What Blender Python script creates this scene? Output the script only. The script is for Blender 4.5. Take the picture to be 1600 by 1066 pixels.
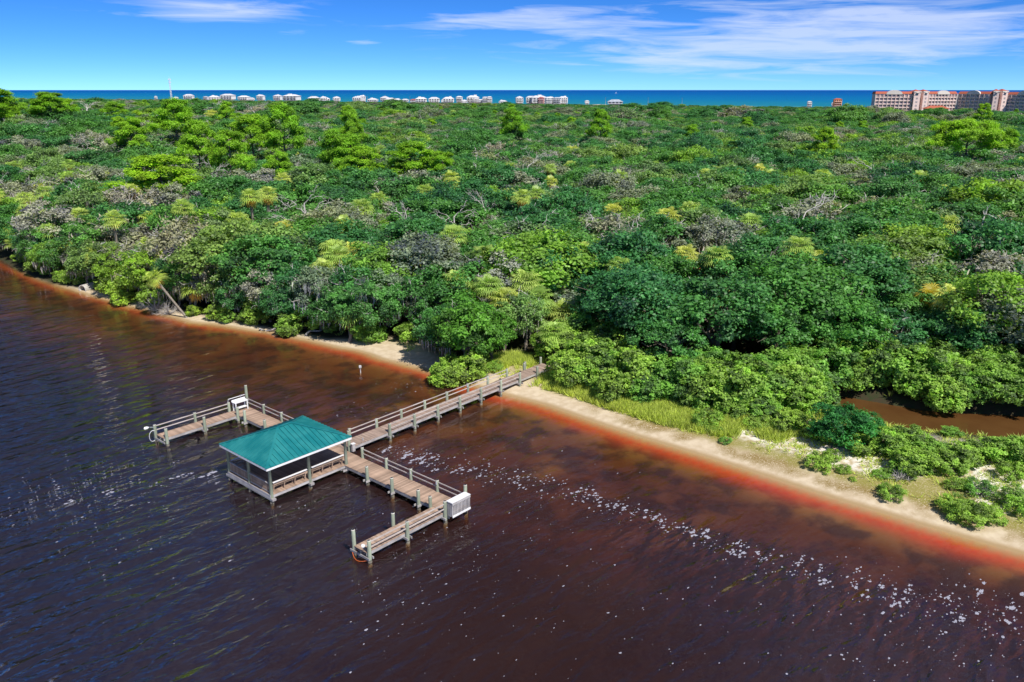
import bpy, math, random
import numpy as np
from mathutils import Vector, Matrix

# ---------------------------------------------------------------- camera, sky, sun, exposure
scene = bpy.context.scene
for o in list(bpy.data.objects):
    bpy.data.objects.remove(o, do_unlink=True)
COL = scene.collection
R = math.radians
CAM_H = 31.0
cam_d = bpy.data.cameras.new('camera'); cam = bpy.data.objects.new('camera', cam_d); COL.objects.link(cam)
cam.location = (0, 0, CAM_H); cam.rotation_euler = (R(90 - 17.11), 0, 0)
cam_d.sensor_width = 36; cam_d.lens = 28.69; cam_d.clip_start = 0.5; cam_d.clip_end = 120000
scene.camera = cam

SUN_EL = 51.0
SUN_DIR = Vector((0.60, -0.80, 0)).normalized() * math.cos(R(SUN_EL)) + Vector((0, 0, math.sin(R(SUN_EL))))
sun_d = bpy.data.lights.new('sun', 'SUN'); sun = bpy.data.objects.new('sun', sun_d); COL.objects.link(sun)
sun_d.energy = 5.0; sun_d.angle = R(0.5); sun_d.color = (1.0, 0.95, 0.87)
sun.rotation_euler = SUN_DIR.to_track_quat('Z', 'Y').to_euler()

world = bpy.data.worlds.new('World'); scene.world = world; world.use_nodes = True
wn = world.node_tree; wn.nodes.clear()
def wnode(t, **k):
    n = wn.nodes.new(t)
    for a, b in k.items(): setattr(n, a, b)
    return n
def wmath(op, a, b=None, c=None, clamp=False):
    n = wn.nodes.new('ShaderNodeMath'); n.operation = op; n.use_clamp = clamp
    for i, v in enumerate((a, b, c)):
        if v is None: continue
        if isinstance(v, (int, float)): n.inputs[i].default_value = v
        else: wn.links.new(v, n.inputs[i])
    return n.outputs[0]
sky = wnode('ShaderNodeTexSky', sky_type='NISHITA', sun_disc=False, sun_elevation=R(SUN_EL),
            sun_rotation=math.atan2(SUN_DIR.x, SUN_DIR.y), altitude=5000, air_density=0.62, dust_density=0.0, ozone_density=8.0)
hsv = wnode('ShaderNodeHueSaturation'); hsv.inputs['Saturation'].default_value = 1.14; hsv.inputs['Value'].default_value = 1.16
wn.links.new(sky.outputs[0], hsv.inputs['Color'])
tint = wnode('ShaderNodeMix', data_type='RGBA', blend_type='MULTIPLY'); tint.inputs[0].default_value = 1.0
wn.links.new(hsv.outputs[0], tint.inputs[6]); tint.inputs[7].default_value = (0.74, 0.87, 0.97, 1)
tc = wnode('ShaderNodeTexCoord'); sep = wnode('ShaderNodeSeparateXYZ'); wn.links.new(tc.outputs['Generated'], sep.inputs[0])
az = wmath('ARCTAN2', sep.outputs[0], sep.outputs[1]); el = wmath('ARCSINE', sep.outputs[2])
azd = wmath('MULTIPLY', az, 57.2958); eld = wmath('MULTIPLY', el, 57.2958)
comb = wnode('ShaderNodeCombineXYZ')
wn.links.new(wmath('MULTIPLY', azd, 0.055), comb.inputs[0])
wn.links.new(wmath('ADD', wmath('MULTIPLY', eld, 0.62), wmath('MULTIPLY', azd, 0.012)), comb.inputs[1])
nz = wnode('ShaderNodeTexNoise'); nz.inputs['Scale'].default_value = 2.6; nz.inputs['Detail'].default_value = 7; nz.inputs['Roughness'].default_value = 0.6
nz.inputs['Distortion'].default_value = 0.6; wn.links.new(comb.outputs[0], nz.inputs['Vector'])
comb2 = wnode('ShaderNodeCombineXYZ')
wn.links.new(wmath('MULTIPLY', azd, 0.03), comb2.inputs[0]); wn.links.new(wmath('MULTIPLY', eld, 0.11), comb2.inputs[1]); comb2.inputs[2].default_value = 3.7
nz2 = wnode('ShaderNodeTexNoise'); nz2.inputs['Scale'].default_value = 1.6; nz2.inputs['Detail'].default_value = 2; wn.links.new(comb2.outputs[0], nz2.inputs['Vector'])
def blob(a0, e0, sa, se, amp, slope=0.0):           # a cloud bank at a bearing and height in the sky
    da = wmath('SUBTRACT', azd, a0); de = wmath('SUBTRACT', eld, wmath('ADD', e0, wmath('MULTIPLY', da, slope)))
    q = wmath('ADD', wmath('POWER', wmath('DIVIDE', wmath('ABSOLUTE', da), sa), 2.0), wmath('POWER', wmath('DIVIDE', wmath('ABSOLUTE', de), se), 2.0))
    return wmath('MULTIPLY', wmath('POWER', 2.71828, wmath('MULTIPLY', q, -1.0)), amp)
cov = blob(-19.0, 4.75, 5.2, 0.62, 0.62)
for b in ((-9.8, 2.95, 1.3, 0.24, 0.42), (0, 4.3, 7.0, 0.75, 0.42), (18, 3.4, 15, 2.2, 0.50, 0.02), (28, 4.0, 9, 1.4, 0.18), (-14, 3.5, 1.5, 0.3, 0.3), (16, 2.0, 12, 1.0, 0.22)):
    cov = wmath('ADD', cov, blob(*b))
hi = wmath('MULTIPLY', wmath('SMOOTH_MIN', wmath('MAXIMUM', wmath('SUBTRACT', eld, 9.0), 0.0), 12.0, 2.0), 0.022)   # thin cirrus goes on above the frame
cov = wmath('ADD', cov, wmath('MULTIPLY', hi, wmath('SUBTRACT', wmath('MULTIPLY', nz2.outputs[0], 3.0), 0.6)))
dens = wmath('MULTIPLY', wmath('SUBTRACT', wmath('ADD', cov, wmath('MULTIPLY', wmath('SUBTRACT', nz.outputs[0], 0.5), 1.5)), 0.17), 2.1, clamp=True)
dens = wmath('MULTIPLY', dens, wmath('MINIMUM', wmath('MULTIPLY', cov, 5.0), 1.0), clamp=True)
cmix = wnode('ShaderNodeMix', data_type='RGBA'); wn.links.new(wmath('MULTIPLY', dens, 0.58), cmix.inputs[0])
wn.links.new(tint.outputs[2], cmix.inputs[6]); cmix.inputs[7].default_value = (5.9, 6.4, 7.6, 1)
bg = wnode('ShaderNodeBackground'); bg.inputs['Strength'].default_value = 0.122
wn.links.new(cmix.outputs[2], bg.inputs['Color'])
wo = wnode('ShaderNodeOutputWorld'); wn.links.new(bg.outputs[0], wo.inputs['Surface'])

scene.view_settings.view_transform = 'Standard'; scene.view_settings.look = 'None'
scene.view_settings.exposure = 0.22; scene.view_settings.gamma = 1.0; scene.view_settings.use_curve_mapping = False
scene.cycles.use_denoising = True
scene.cycles.max_bounces = 6; scene.cycles.diffuse_bounces = 3; scene.cycles.glossy_bounces = 2
scene.cycles.transmission_bounces = 3; scene.cycles.transparent_max_bounces = 6

# ---------------------------------------------------------------- measured places (world metres: x right, y ahead, camera over the origin)
SHORE = [(-98.1, 154.05), (-80.95, 136.4), (-70.13, 128.04), (-57.66, 118.67), (-44.74, 109.82), (-32.48, 104.48), (-21.76, 97.96), (-14.59, 92.87), (-8.8, 88.24), (-4.59, 84.63), (-0.68, 81.27), (3.3, 78.49), (8.12, 73.75), (11.96, 70.22), (17.0, 66.04), (21.46, 62.04), (25.44, 58.33), (29.16, 55.28), (32.55, 52.49), (35.77, 50.1)]
VEG = [(-118.55, 174.51), (-91.68, 147.42), (-76.68, 134.68), (-65.99, 128.16), (-54.24, 119.81), (-43.16, 113.12), (-32.31, 107.09), (-23.42, 102.2), (-19.97, 101.62), (-16.56, 101.05), (-12.13, 98.53), (-8.37, 92.1), (-4.06, 89.04), (0.0, 91.61), (3.67, 88.59), (6.77, 80.9), (10.43, 77.58), (15.97, 75.84), (19.85, 73.36), (24.38, 71.93), (28.26, 72.56), (31.63, 75.0), (36.45, 79.03), (40.42, 77.58), (44.28, 75.0), (49.14, 72.56), (55.75, 68.09)]
CREEK = [(33.98, 76.84), (37.29, 74.81), (40.3, 73.19), (44.13, 72.25), (48.76, 71.79), (53.93, 70.43), (60.67, 67.58)]
LOWBUSH = [(29.42, 67.3, 3.4, 1), (31.95, 67.86, 2.2, 1), (32.67, 65.15, 2.2, 0), (34.94, 65.81, 1.8, 0), (33.33, 61.78, 2.0, 0), (35.95, 63.87, 1.8, 0), (37.9, 62.87, 1.9, 0), (40.48, 63.61, 1.8, 0), (42.23, 62.87, 2.2, 0), (43.23, 61.66, 2.2, 0), (30.6, 65.55, 1.8, 0), (36.2, 61.66, 1.7, 0), (29.97, 57.84, 1.3, 2), (25.99, 62.87, 1.5, 2), (27.71, 62.02, 0.8, 2), (33.53, 55.47, 1.6, 2), (34.17, 54.4, 1.8, 2), (35.5, 54.21, 1.5, 2), (38.5, 56.48, 1.6, 2), (38.49, 54.98, 1.7, 2), (36.89, 58.05, 1.4, 2), (40.71, 60.26, 1.5, 2), (18.6, 72.01, 1.9, 2), (24.11, 73.12, 2.0, 0), (26.03, 70.48, 1.9, 0), (21.85, 73.93, 2.1, 0), (27.68, 64.5, 1.0, 2), (32.36, 61.42, 1.5, 2)]
PINES = [(-166.87, 356.37, 26, 9), (-108.34, 269.24, 28, 11), (-75.1, 245.21, 24, 11), (-61.16, 226.66, 27, 9), (-41.05, 211.36, 20, 8.5), (-44.61, 213.33, 21, 8), (-36.47, 198.74, 18, 9), (-24.65, 201.83, 19, 9.5), (-16.53, 196.12, 17, 6), (0.74, 329.06, 24, 8), (31.85, 308.03, 24, 6.5), (120.91, 223.13, 23, 19), (-73.25, 173.03, 18, 12), (-54.84, 196.12, 17, 6), (-73.98, 195.23, 24, 8), (-241.2, 439.86, 28, 12), (-202.05, 383.82, 27, 10), (-112.86, 248.47, 23, 8), (-49.82, 264.03, 25, 6), (94.78, 254.67, 20, 6), (-64.97, 192.0, 22, 7), (-120.73, 356.37, 26, 6), (-188.0, 310.0, 31.6, 14), (-203.0, 322.0, 31, 12), (-180.0, 330.0, 30, 12), (-214.0, 318.0, 31, 12)]
PALMS = [(31.14, 110.72, 10.5, 0), (48.94, 92.45, 9, 1), (-52.95, 134.8, 10, 0), (-2.76, 98.57, 9, 0), (1.74, 98.87, 9.5, 0), (-7.12, 101.16, 9, 0), (-117.6, 214.65, 10.5, 0), (32.89, 176.53, 10.5, 0), (-29.72, 103.05, 8, 0), (-46.48, 112.48, 9, 0), (-72.94, 143.39, 9, 0), (-59.25, 131.6, 8, 0), (-77.36, 125.88, 9, 0), (-25.96, 110.48, 8.5, 0), (-23.48, 118.69, 9.5, 0), (-0.78, 96.65, 8, 0), (3.11, 96.65, 8, 0), (-4.42, 100.11, 8, 0), (-26.24, 118.53, 10, 0), (-8.44, 198.94, 12, 0), (-7.24, 187.04, 11, 0), (-17.6, 207.48, 11.5, 0), (-20.27, 187.04, 11, 0), (108.68, 267.55, 11.5, 0), (68.88, 118.95, 8.5, 0), (34.65, 153.1, 10.5, 0), (-38.5, 140.13, 9.5, 0), (-60.64, 119.17, 7.5, 0), (-69.81, 129.73, 7.5, 0), (-20.58, 107.49, 8.5, 0), (7.96, 111.3, 9.5, 0), (45.01, 106.07, 7.5, 0), (37.41, 101.56, 8.5, 0), (-17.78, 121.45, 9, 0), (4.76, 89.8, 5.5, 0), (6.35, 98.21, 6, 0), (-44.38, 173.09, 10.5, 0), (-28.24, 173.09, 10.5, 0), (28.06, 196.37, 11.5, 0), (68.85, 151.75, 9.5, 0), (80.49, 130.01, 9, 0), (49.79, 201.4, 11, 0), (-14.84, 116.63, 8, 0)]
SHORETREES = [(-5.49, 88.39, 7.5, 1), (-7.06, 84.9, 3.0, 2), (-4.62, 85.54, 3.0, 2), (-2.6, 89.77, 6.0, 1), (-13.15, 100.34, 7.5, 0), (-16.88, 103.26, 8.0, 0), (-21.26, 104.17, 8.5, 0), (-25.23, 104.79, 8.5, 0), (-29.45, 107.96, 8.0, 0), (-33.24, 108.95, 7.5, 0), (-37.74, 112.01, 8.0, 0), (-42.1, 114.14, 8.0, 0), (-46.81, 115.6, 7.5, 0), (-53.07, 121.82, 7.0, 0), (-59.22, 126.9, 6.5, 0), (-61.79, 124.74, 4, 2), (-66.47, 131.45, 6.5, 0), (-72.63, 135.31, 6, 0), (-81.4, 141.52, 6, 0), (-18.35, 99.49, 3.0, 2), (-12.98, 98.93, 2.6, 2), (-58.86, 119.42, 2.5, 2), (-29.53, 103.26, 2.6, 2), (-41.35, 110.63, 2.4, 2), (-0.77, 93.64, 6, 0), (-9.37, 94.92, 5, 0), (1.56, 94.92, 7, 0), (5.27, 91.19, 4.2, 2), (6.26, 83.45, 3.6, 2)]
BRIGHTOAK = [(13.59, 118.53, 10, 3.2), (22.73, 93.85, 7.5, 4.2), (19.63, 93.19, 6.5, 3.6), (-5.56, 91.85, 8, 4.0), (-3.5, 127.08, 10, 3.5), (128.71, 246.97, 13, 5), (18.66, 96.65, 8, 3.0)]
SNAGS = [(-98.9, 275.18, 13, 0), (-83.35, 241.41, 12.5, 0), (-31.94, 207.17, 12, 0), (9.26, 241.41, 12.5, 0), (14.95, 260.33, 13, 0), (-18.93, 246.97, 13, 0), (-66.87, 176.06, 11.5, 0), (37.86, 246.97, 13, 0), (-21.3, 212.62, 11.5, 0), (-62.96, 158.54, 11, 0), (-36.39, 180.58, 11, 0), (3.57, 232.62, 12.3, 0), (68.59, 180.58, 11, 0), (-137.64, 322.49, 13.5, 0), (14.52, 236.35, 12, 0), (29.64, 241.41, 12.5, 0), (-45.41, 153.1, 10.5, 0), (-127.09, 236.35, 12, 0), (-169.38, 331.71, 13, 0), (-1.58, 97.84, 6.5, 0), (19.46, 92.15, 6, 0), (-84.63, 263.22, 12.8, 0), (-44.5, 252.46, 12.6, 0)]
FOAMLINE = [(-10.98, 67.52, 1.2), (-7.9, 65.78, 1.6), (-4.4, 63.86, 2.0), (0.0, 62.04, 2.0), (4.16, 59.75, 1.6), (7.99, 57.08, 1.6), (10.63, 54.9, 1.4), (13.91, 52.32, 1.4), (16.94, 49.94, 1.6), (21.21, 47.06, 1.8), (24.65, 45.26, 2), (28.05, 43.91, 2.0), (32.06, 42.62, 2.0)]
FOAMSPOT = [(-35.84, 59.75, 4, 150), (-32.46, 59.2, 4, 130), (-37.45, 57.08, 3, 70), (-31.38, 62.63, 4, 60), (-24.68, 62.04, 2, 26), (-8.96, 65.13, 2.0, 30), (-6.59, 53.21, 4, 70), (-4.27, 47.43, 5, 80), (0.98, 56.07, 6, 100), (-15.58, 77.08, 2.5, 90), (-11.29, 84.63, 3, 50), (-2.36, 69.2, 3, 40), (25.73, 43.26, 5, 160), (27.98, 40.22, 4, 120), (20.52, 40.22, 5, 80), (31.22, 45.26, 3, 60), (-7.92, 43.26, 5, 60), (-18.2, 56.07, 3, 50), (-21.35, 47.43, 6, 40), (4.06, 44.58, 7, 60), (2.36, 69.2, 3, 30), (11.87, 43.26, 6, 70), (-28.75, 52.32, 5, 60)]
FOAMBIG = [(-11.13, 67.38, 0.85), (-9.48, 66.17, 0.9), (-8.69, 65.25, 0.55), (-7.8, 65.91, 0.9), (-7.05, 65.64, 0.9), (-7.29, 64.11, 0.4), (-6.5, 63.36, 0.55), (-4.95, 63.0, 0.45), (7.99, 57.08, 0.5), (10.93, 55.28, 0.5), (13.23, 53.03, 0.6), (14.44, 53.21, 0.6), (15.55, 50.43, 0.55), (16.01, 50.1, 0.5), (20.19, 49.77, 0.5), (17.2, 49.29, 0.35), (-25.35, 62.88, 0.8), (-25.91, 62.16, 0.7), (-28.28, 61.92, 0.55), (-27.28, 62.51, 0.5), (-24.39, 60.87, 0.45), (23.37, 48.19, 0.5), (25.8, 45.97, 0.6), (27.76, 44.92, 0.5), (30.18, 45.61, 0.7), (23.99, 44.24, 0.6), (31.25, 43.91, 0.8), (27.54, 42.94, 0.6), (-34.64, 57.91, 0.7), (-32.36, 59.2, 0.5), (-32.82, 59.41, 0.5), (5.43, 59.41, 0.5), (6.65, 58.65, 0.4)]
HOUSES = [(-869.5, 2356.1, 23.4, 'w'), (-827.0, 2326.6, 37.6, 'w'), (-758.2, 2278.8, 34.0, 'w'), (-695.5, 2235.2, 30.5, 'w'), (-644.2, 2199.6, 21.9, 'w'), (-615.4, 2179.5, 27.1, 'w'), (-559.2, 2140.5, 45.2, 'w'), (-484.5, 2088.5, 28.5, 'w'), (-458.5, 2070.4, 23.1, 'w'), (-366.8, 2006.7, 24.9, 'w'), (-345.4, 1991.8, 24.7, 'w'), (-318.0, 1972.8, 24.5, 'w'), (-290.7, 1953.9, 34.0, 'w'), (-250.5, 1925.9, 28.7, 'w'), (-223.4, 1907.1, 18.9, 'w'), (-189.8, 1883.7, 25.7, 'w'), (-161.6, 1864.1, 23.2, 'w'), (-139.5, 1848.7, 18.4, 'w'), (-128.7, 1841.3, 23.1, 'w'), (-96.5, 1818.9, 29.3, 'w'), (-61.9, 1794.8, 16.1, 'w'), (-40.4, 1779.9, 14.3, 'w'), (-16.2, 1763.0, 18.9, 'w'), (1.7, 1750.7, 17.2, 'w'), (32.3, 1729.4, 20.4, 'o'), (42.3, 1722.4, 29.3, 'w'), (60.7, 1709.6, 18.3, 'r'), (78.9, 1697.0, 18.2, 'g'), (94.1, 1686.4, 21.1, 'w'), (107.7, 1677.0, 16.5, 'w'), (151.6, 1646.5, 11.8, 'w'), (196.4, 1615.3, 31.8, 'g'), (518.5, 1391.4, 14.4, 'o'), (501.0, 1403.6, 8.9, 'w'), (535.8, 1379.4, 8.8, 'w'), (-1015.9, 2457.9, 9.8, 'w'), (-949.3, 2411.6, 11.5, 'w')]

rng = np.random.default_rng(7); random.seed(7)

# ---------------------------------------------------------------- helpers
def mesh_np(name, V, F, mat=None, flat=True, attrs=None):
    """V (n,3); F list of (m,k) index arrays; one mesh"""
    me = bpy.data.meshes.new(name); V = np.asarray(V, np.float32)
    F = [np.asarray(f, np.int32) for f in F if len(f)]
    me.vertices.add(len(V)); me.vertices.foreach_set('co', V.ravel())
    tot = np.concatenate([np.full(len(f), f.shape[1], np.int32) for f in F])
    me.loops.add(int(tot.sum())); me.loops.foreach_set('vertex_index', np.concatenate([f.ravel() for f in F]))
    me.polygons.add(len(tot)); me.polygons.foreach_set('loop_start', np.concatenate([[0], np.cumsum(tot)[:-1]]).astype(np.int32))
    if flat:
        a = me.attributes.new('sharp_face', 'BOOLEAN', 'FACE'); a.data.foreach_set('value', np.ones(len(tot), bool))
    for k, v in (attrs or {}).items():
        a = me.attributes.new(k, 'FLOAT', 'POINT'); a.data.foreach_set('value', np.asarray(v, np.float32))
    if mat: me.materials.append(mat)
    me.update(calc_edges=True)
    return me

class MB:
    """collects shapes of one part"""
    def __init__(s): s.v = []; s.f = {3: [], 4: []}; s.n = 0
    def add(s, V, F):
        V = np.asarray(V, float)
        for f in F: s.f.setdefault(len(f), []).append([i + s.n for i in f])
        s.v.append(V); s.n += len(V); return s
    def box(s, c, d, rot=None):
        x, y, z = [q / 2 for q in d]
        P = np.array([(-x,-y,-z),(x,-y,-z),(x,y,-z),(-x,y,-z),(-x,-y,z),(x,-y,z),(x,y,z),(-x,y,z)])
        if rot is not None: P = P @ np.array(rot).T
        return s.add(P + np.array(c), [(0,3,2,1),(4,5,6,7),(0,1,5,4),(1,2,6,5),(2,3,7,6),(3,0,4,7)])
    def bar(s, a, b, w, h):
        a = Vector(a); b = Vector(b); d = b - a
        M = d.to_track_quat('X', 'Z').to_matrix()
        return s.box((a + b) / 2, (d.length, w, h), M)
    def tube(s, P, r, n=6, cap=True):
        P = np.asarray(P, float); r = np.broadcast_to(np.asarray(r, float), (len(P),))
        T = np.gradient(P, axis=0); T /= np.linalg.norm(T, axis=1)[:, None] + 1e-9
        ref = np.array([0.31, 0.17, 0.93]) if abs(T[:, 2]).mean() < .8 else np.array([1., .1, 0])
        A = np.cross(T, ref); A /= np.linalg.norm(A, axis=1)[:, None] + 1e-9; B = np.cross(T, A)
        th = np.arange(n) * 2 * np.pi / n
        V = (P[:, None] + r[:, None, None] * (np.cos(th)[None, :, None] * A[:, None] + np.sin(th)[None, :, None] * B[:, None])).reshape(-1, 3)
        F = [(i*n+j, i*n+(j+1) % n, (i+1)*n+(j+1) % n, (i+1)*n+j) for i in range(len(P)-1) for j in range(n)]
        if cap: F += [tuple(range(n)), tuple(reversed(range((len(P)-1)*n, len(P)*n)))]
        return s.add(V, F)
    def mesh(s, name, mat, flat=True): return mesh_np(name, np.concatenate(s.v), [f for f in s.f.values()], mat, flat)
    def build(s, name, mat, parent=None, flat=True): return obj(name, s.mesh(name, mat, flat), parent)

def obj(name, me, parent=None, loc=None, rz=0, sc=1):
    o = bpy.data.objects.new(name, me); COL.objects.link(o); o.parent = parent
    if loc is not None: o.location = loc
    if rz: o.rotation_euler.z = rz
    if sc != 1: o.scale = (sc,) * 3 if isinstance(sc, (int, float)) else sc
    return o
def tag(o, label, cat, group=None, kind=None):
    o['label'] = label
    if cat: o['category'] = cat
    if group: o['group'] = group
    if kind: o['kind'] = kind
    return o
def thing(name, label, cat, loc=(0, 0, 0), rz=0, group=None, sc=1):
    return tag(obj(name, None, None, loc, rz, sc), label, cat, group)
def struct(o): o['kind'] = 'structure'; return o

# ---------------------------------------------------------------- materials
class NT:
    def __init__(s, name):
        s.m = bpy.data.materials.new(name); s.m.use_nodes = True; s.t = s.m.node_tree; s.t.nodes.clear()
        s.out = s.t.nodes.new('ShaderNodeOutputMaterial')
    def n(s, t, inp=None, **k):
        n = s.t.nodes.new(t)
        for a, b in k.items(): setattr(n, a, b)
        for a, b in (inp or {}).items(): s.set(n.inputs[a], b)
        return n
    def set(s, sock, v):
        if isinstance(v, bpy.types.NodeSocket): s.t.links.new(v, sock)
        else:
            if isinstance(v, (tuple, list)) and len(v) == 3 and sock.type == 'RGBA': v = (*v, 1)
            sock.default_value = v
    def math(s, op, a, b=0.0, c=0.0, clamp=False):
        n = s.n('ShaderNodeMath', {0: a, 1: b, 2: c}, operation=op); n.use_clamp = clamp; return n.outputs[0]
    def mix(s, f, a, b, mode='MIX'):
        return s.n('ShaderNodeMix', {0: f, 6: a, 7: b}, data_type='RGBA', blend_type=mode).outputs[2]
    def noise(s, scale, detail=3, vec=None, rough=.5, dist=0):
        d = {'Scale': scale, 'Detail': detail, 'Roughness': rough, 'Distortion': dist}
        if vec is not None: d['Vector'] = vec
        return s.n('ShaderNodeTexNoise', d).outputs[0]
    def attr(s, name): return s.n('ShaderNodeAttribute', attribute_name=name).outputs['Fac']
    def pos(s): return s.n('ShaderNodeNewGeometry').outputs['Position']
    def objc(s): return s.n('ShaderNodeTexCoord').outputs['Object']
    def rand(s): return s.n('ShaderNodeObjectInfo').outputs['Random']
    def mapv(s, vec, scale=(1, 1, 1), rot=(0, 0, 0), loc=(0, 0, 0)):
        return s.n('ShaderNodeMapping', {'Vector': vec, 'Scale': scale, 'Rotation': rot, 'Location': loc}).outputs[0]
    def ramp(s, f, stops, interp='LINEAR'):
        n = s.n('ShaderNodeValToRGB', {0: f}); e = n.color_ramp.elements; n.color_ramp.interpolation = interp
        while len(e) < len(stops): e.new(.5)
        for q, (p, c) in zip(e, stops): q.position = p; q.color = (*c, 1) if len(c) == 3 else c
        return n.outputs[0]
    def smooth(s, f, a, b): return s.n('ShaderNodeMapRange', {0: f, 1: a, 2: b}, interpolation_type='SMOOTHSTEP').outputs[0]
    def bump(s, h, strength, dist=.1): return s.n('ShaderNodeBump', {'Height': h, 'Strength': strength, 'Distance': dist}).outputs[0]
    def pbr(s, col, rough=.7, spec=.3, normal=None, metal=0.0):
        d = {'Base Color': col, 'Roughness': rough, 'Specular IOR Level': spec, 'Metallic': metal}
        if normal is not None: d['Normal'] = normal
        return s.n('ShaderNodeBsdfPrincipled', d).outputs[0]
    def done(s, sh, vol=None):
        if sh is not None: s.t.links.new(sh, s.out.inputs['Surface'])
        if vol is not None: s.t.links.new(vol, s.out.inputs['Volume'])
        return s.m

def mat_plain(name, c1, c2=None, scale=3.0, rough=.7, spec=.3, rnd=.12, bump=0.0, metal=0.0, stretch=(1, 1, 1)):
    t = NT(name); c2 = c2 or tuple(q * .75 for q in c1)
    v = t.mapv(t.objc(), stretch)
    nz = t.noise(scale, 4, v); col = t.mix(t.smooth(nz, .35, .68), c1, c2)
    val = t.math('ADD', 1 - rnd, t.math('MULTIPLY', t.rand(), 2 * rnd))
    col = t.mix(1.0, col, t.n('ShaderNodeCombineColor', {0: val, 1: val, 2: val}).outputs[0], 'MULTIPLY')
    nrm = t.bump(t.noise(scale * 4, 3, v), bump, .02) if bump else None
    return t.done(t.pbr(col, rough, spec, nrm, metal))

def mat_leaf(name, stops, rough=.55, trans=.28, tone=.72, spec=.35, interp='LINEAR'):
    """leaf colour from a per-tree random, varied leaf by leaf and clump by clump"""
    t = NT(name)
    col = t.ramp(t.rand(), stops, interp)
    pn = t.noise(.022, 3, t.pos())
    col = t.mix(t.math('MULTIPLY', t.smooth(pn, .5, .68), .45), col, t.mix(1.0, col, (1.35, 1.1, .8), 'MULTIPLY'))
    col = t.mix(t.math('MULTIPLY', t.smooth(pn, .48, .34), .5), col, t.mix(1.0, col, (.70, .85, 1.1), 'MULTIPLY'))
    col = t.mix(1.0, col, (1.47, 1.38, 1.5), 'MULTIPLY')
    tn = t.attr('tone')
    f = t.math('ADD', 1 - tone, t.math('MULTIPLY', tn, 2 * tone))
    col = t.mix(1.0, col, t.n('ShaderNodeCombineColor', {0: f, 1: f, 2: t.math('ADD', t.math('MULTIPLY', f, .6), .4)}).outputs[0], 'MULTIPLY')
    p = t.pbr(col, rough, spec)
    tr = t.n('ShaderNodeBsdfTranslucent', {'Color': t.mix(1.0, col, (1.25, 1.3, .6), 'MULTIPLY')}).outputs[0]
    return t.done(t.n('ShaderNodeMixShader', {0: trans, 1: p, 2: tr}).outputs[0])

M = {}
M['oak'] = mat_leaf('oak_leaf', [(0, (.060, .185, .042)), (.16, (.085, .22, .045)), (.30, (.045, .160, .046)), (.46, (.13, .235, .06)), (.56, (.070, .20, .038)), (.70, (.17, .215, .13)), (.80, (.055, .175, .048)), (.93, (.15, .29, .035))], trans=.36, rough=.45, spec=.35, interp='CONSTANT')
M['oak_grey'] = mat_leaf('oak_leaf_grey', [(0, (.15, .215, .10)), (.3, (.20, .235, .15)), (.55, (.12, .21, .075)), (.75, (.24, .26, .19))], trans=.3, interp='CONSTANT')
M['bright'] = mat_leaf('bright_leaf', [(0, (.065, .20, .022)), (1, (.09, .225, .026))], trans=.36)
M['mangrove'] = mat_leaf('mangrove_leaf', [(0, (.17, .32, .045)), (.5, (.21, .34, .05)), (1, (.12, .28, .045))], trans=.36)
M['cedar'] = mat_leaf('cedar_leaf', [(0, (.03, .16, .03)), (1, (.04, .18, .032))])
M['pine'] = mat_leaf('pine_needle', [(0, (.15, .33, .016)), (1, (.21, .39, .020))], tone=.5, trans=.36)
M['palm'] = mat_leaf('palm_frond', [(0, (.23, .37, .07)), (.7, (.31, .42, .09)), (1, (.42, .46, .09))], rough=.4, tone=.35)
M['palm_gold'] = mat_leaf('palm_frond_gold', [(0, (.30, .28, .03)), (1, (.34, .30, .03))], rough=.4, tone=.25)
M['palm_dry'] = mat_leaf('palm_frond_dry', [(0, (.46, .32, .09)), (1, (.56, .36, .07))], rough=.7, tone=.5)
M['moss'] = mat_leaf('spanish_moss', [(0, (.30, .30, .24)), (1, (.38, .38, .31))], rough=.9, trans=.15, tone=.35, spec=.05)
M['grass'] = mat_leaf('marsh_grass', [(0, (.33, .42, .07)), (1, (.36, .44, .08))], rough=.6, tone=.55)
M['bark'] = mat_plain('bark', (.20, .17, .14), (.10, .085, .07), 2.5, .9, .1, .25, .6)
M['dead'] = mat_plain('dead_wood', (.56, .53, .50), (.38, .36, .34), 2.5, .9, .1, .2, .4)
M['palm_trunk'] = mat_plain('palm_trunk', (.26, .23, .19), (.15, .13, .11), 3, .9, .1, .15, .6, stretch=(1, 1, 4))
M['plank'] = mat_plain('weathered_plank', (.41, .29, .215), (.28, .195, .145), 1.2, .8, .2, .26, .3, stretch=(1.2, .6, 6))
M['joist'] = mat_plain('weathered_timber', (.42, .40, .40), (.30, .28, .28), 1.5, .8, .2, .12, .3)
M['pile'] = mat_plain('treated_pile', (.29, .33, .25), (.20, .22, .17), 2.2, .85, .2, .18, .5, stretch=(1, 1, .35))
M['pilecap'] = mat_plain('pile_top', (.52, .50, .44), (.40, .38, .34), 6, .8, .2, .1)
M['rail'] = mat_plain('bleached_rail', (.50, .45, .42), (.40, .35, .33), 1.4, .75, .2, .1)
M['white'] = mat_plain('white_paint', (.78, .78, .78), (.70, .70, .72), 1.0, .5, .4, .04)
M['wetpile'] = mat_plain('barnacled_wood', (.22, .20, .16), (.11, .10, .08), 9, .9, .2, .1, .6)
M['teal'] = mat_plain('teal_metal_roof', (.006, .150, .165), (.022, .205, .212), .9, .42, .4, .02)
M['steel'] = mat_plain('galvanised_steel', (.55, .57, .60), None, 3, .4, .5, .05, metal=.5)
M['rope'] = mat_plain('orange_rope', (.65, .16, .04), (.5, .10, .03), 8, .8, .1)
M['glass'] = mat_plain('window_glass', (.03, .04, .06), (.05, .06, .08), 1, .12, .5, .1)

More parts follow.
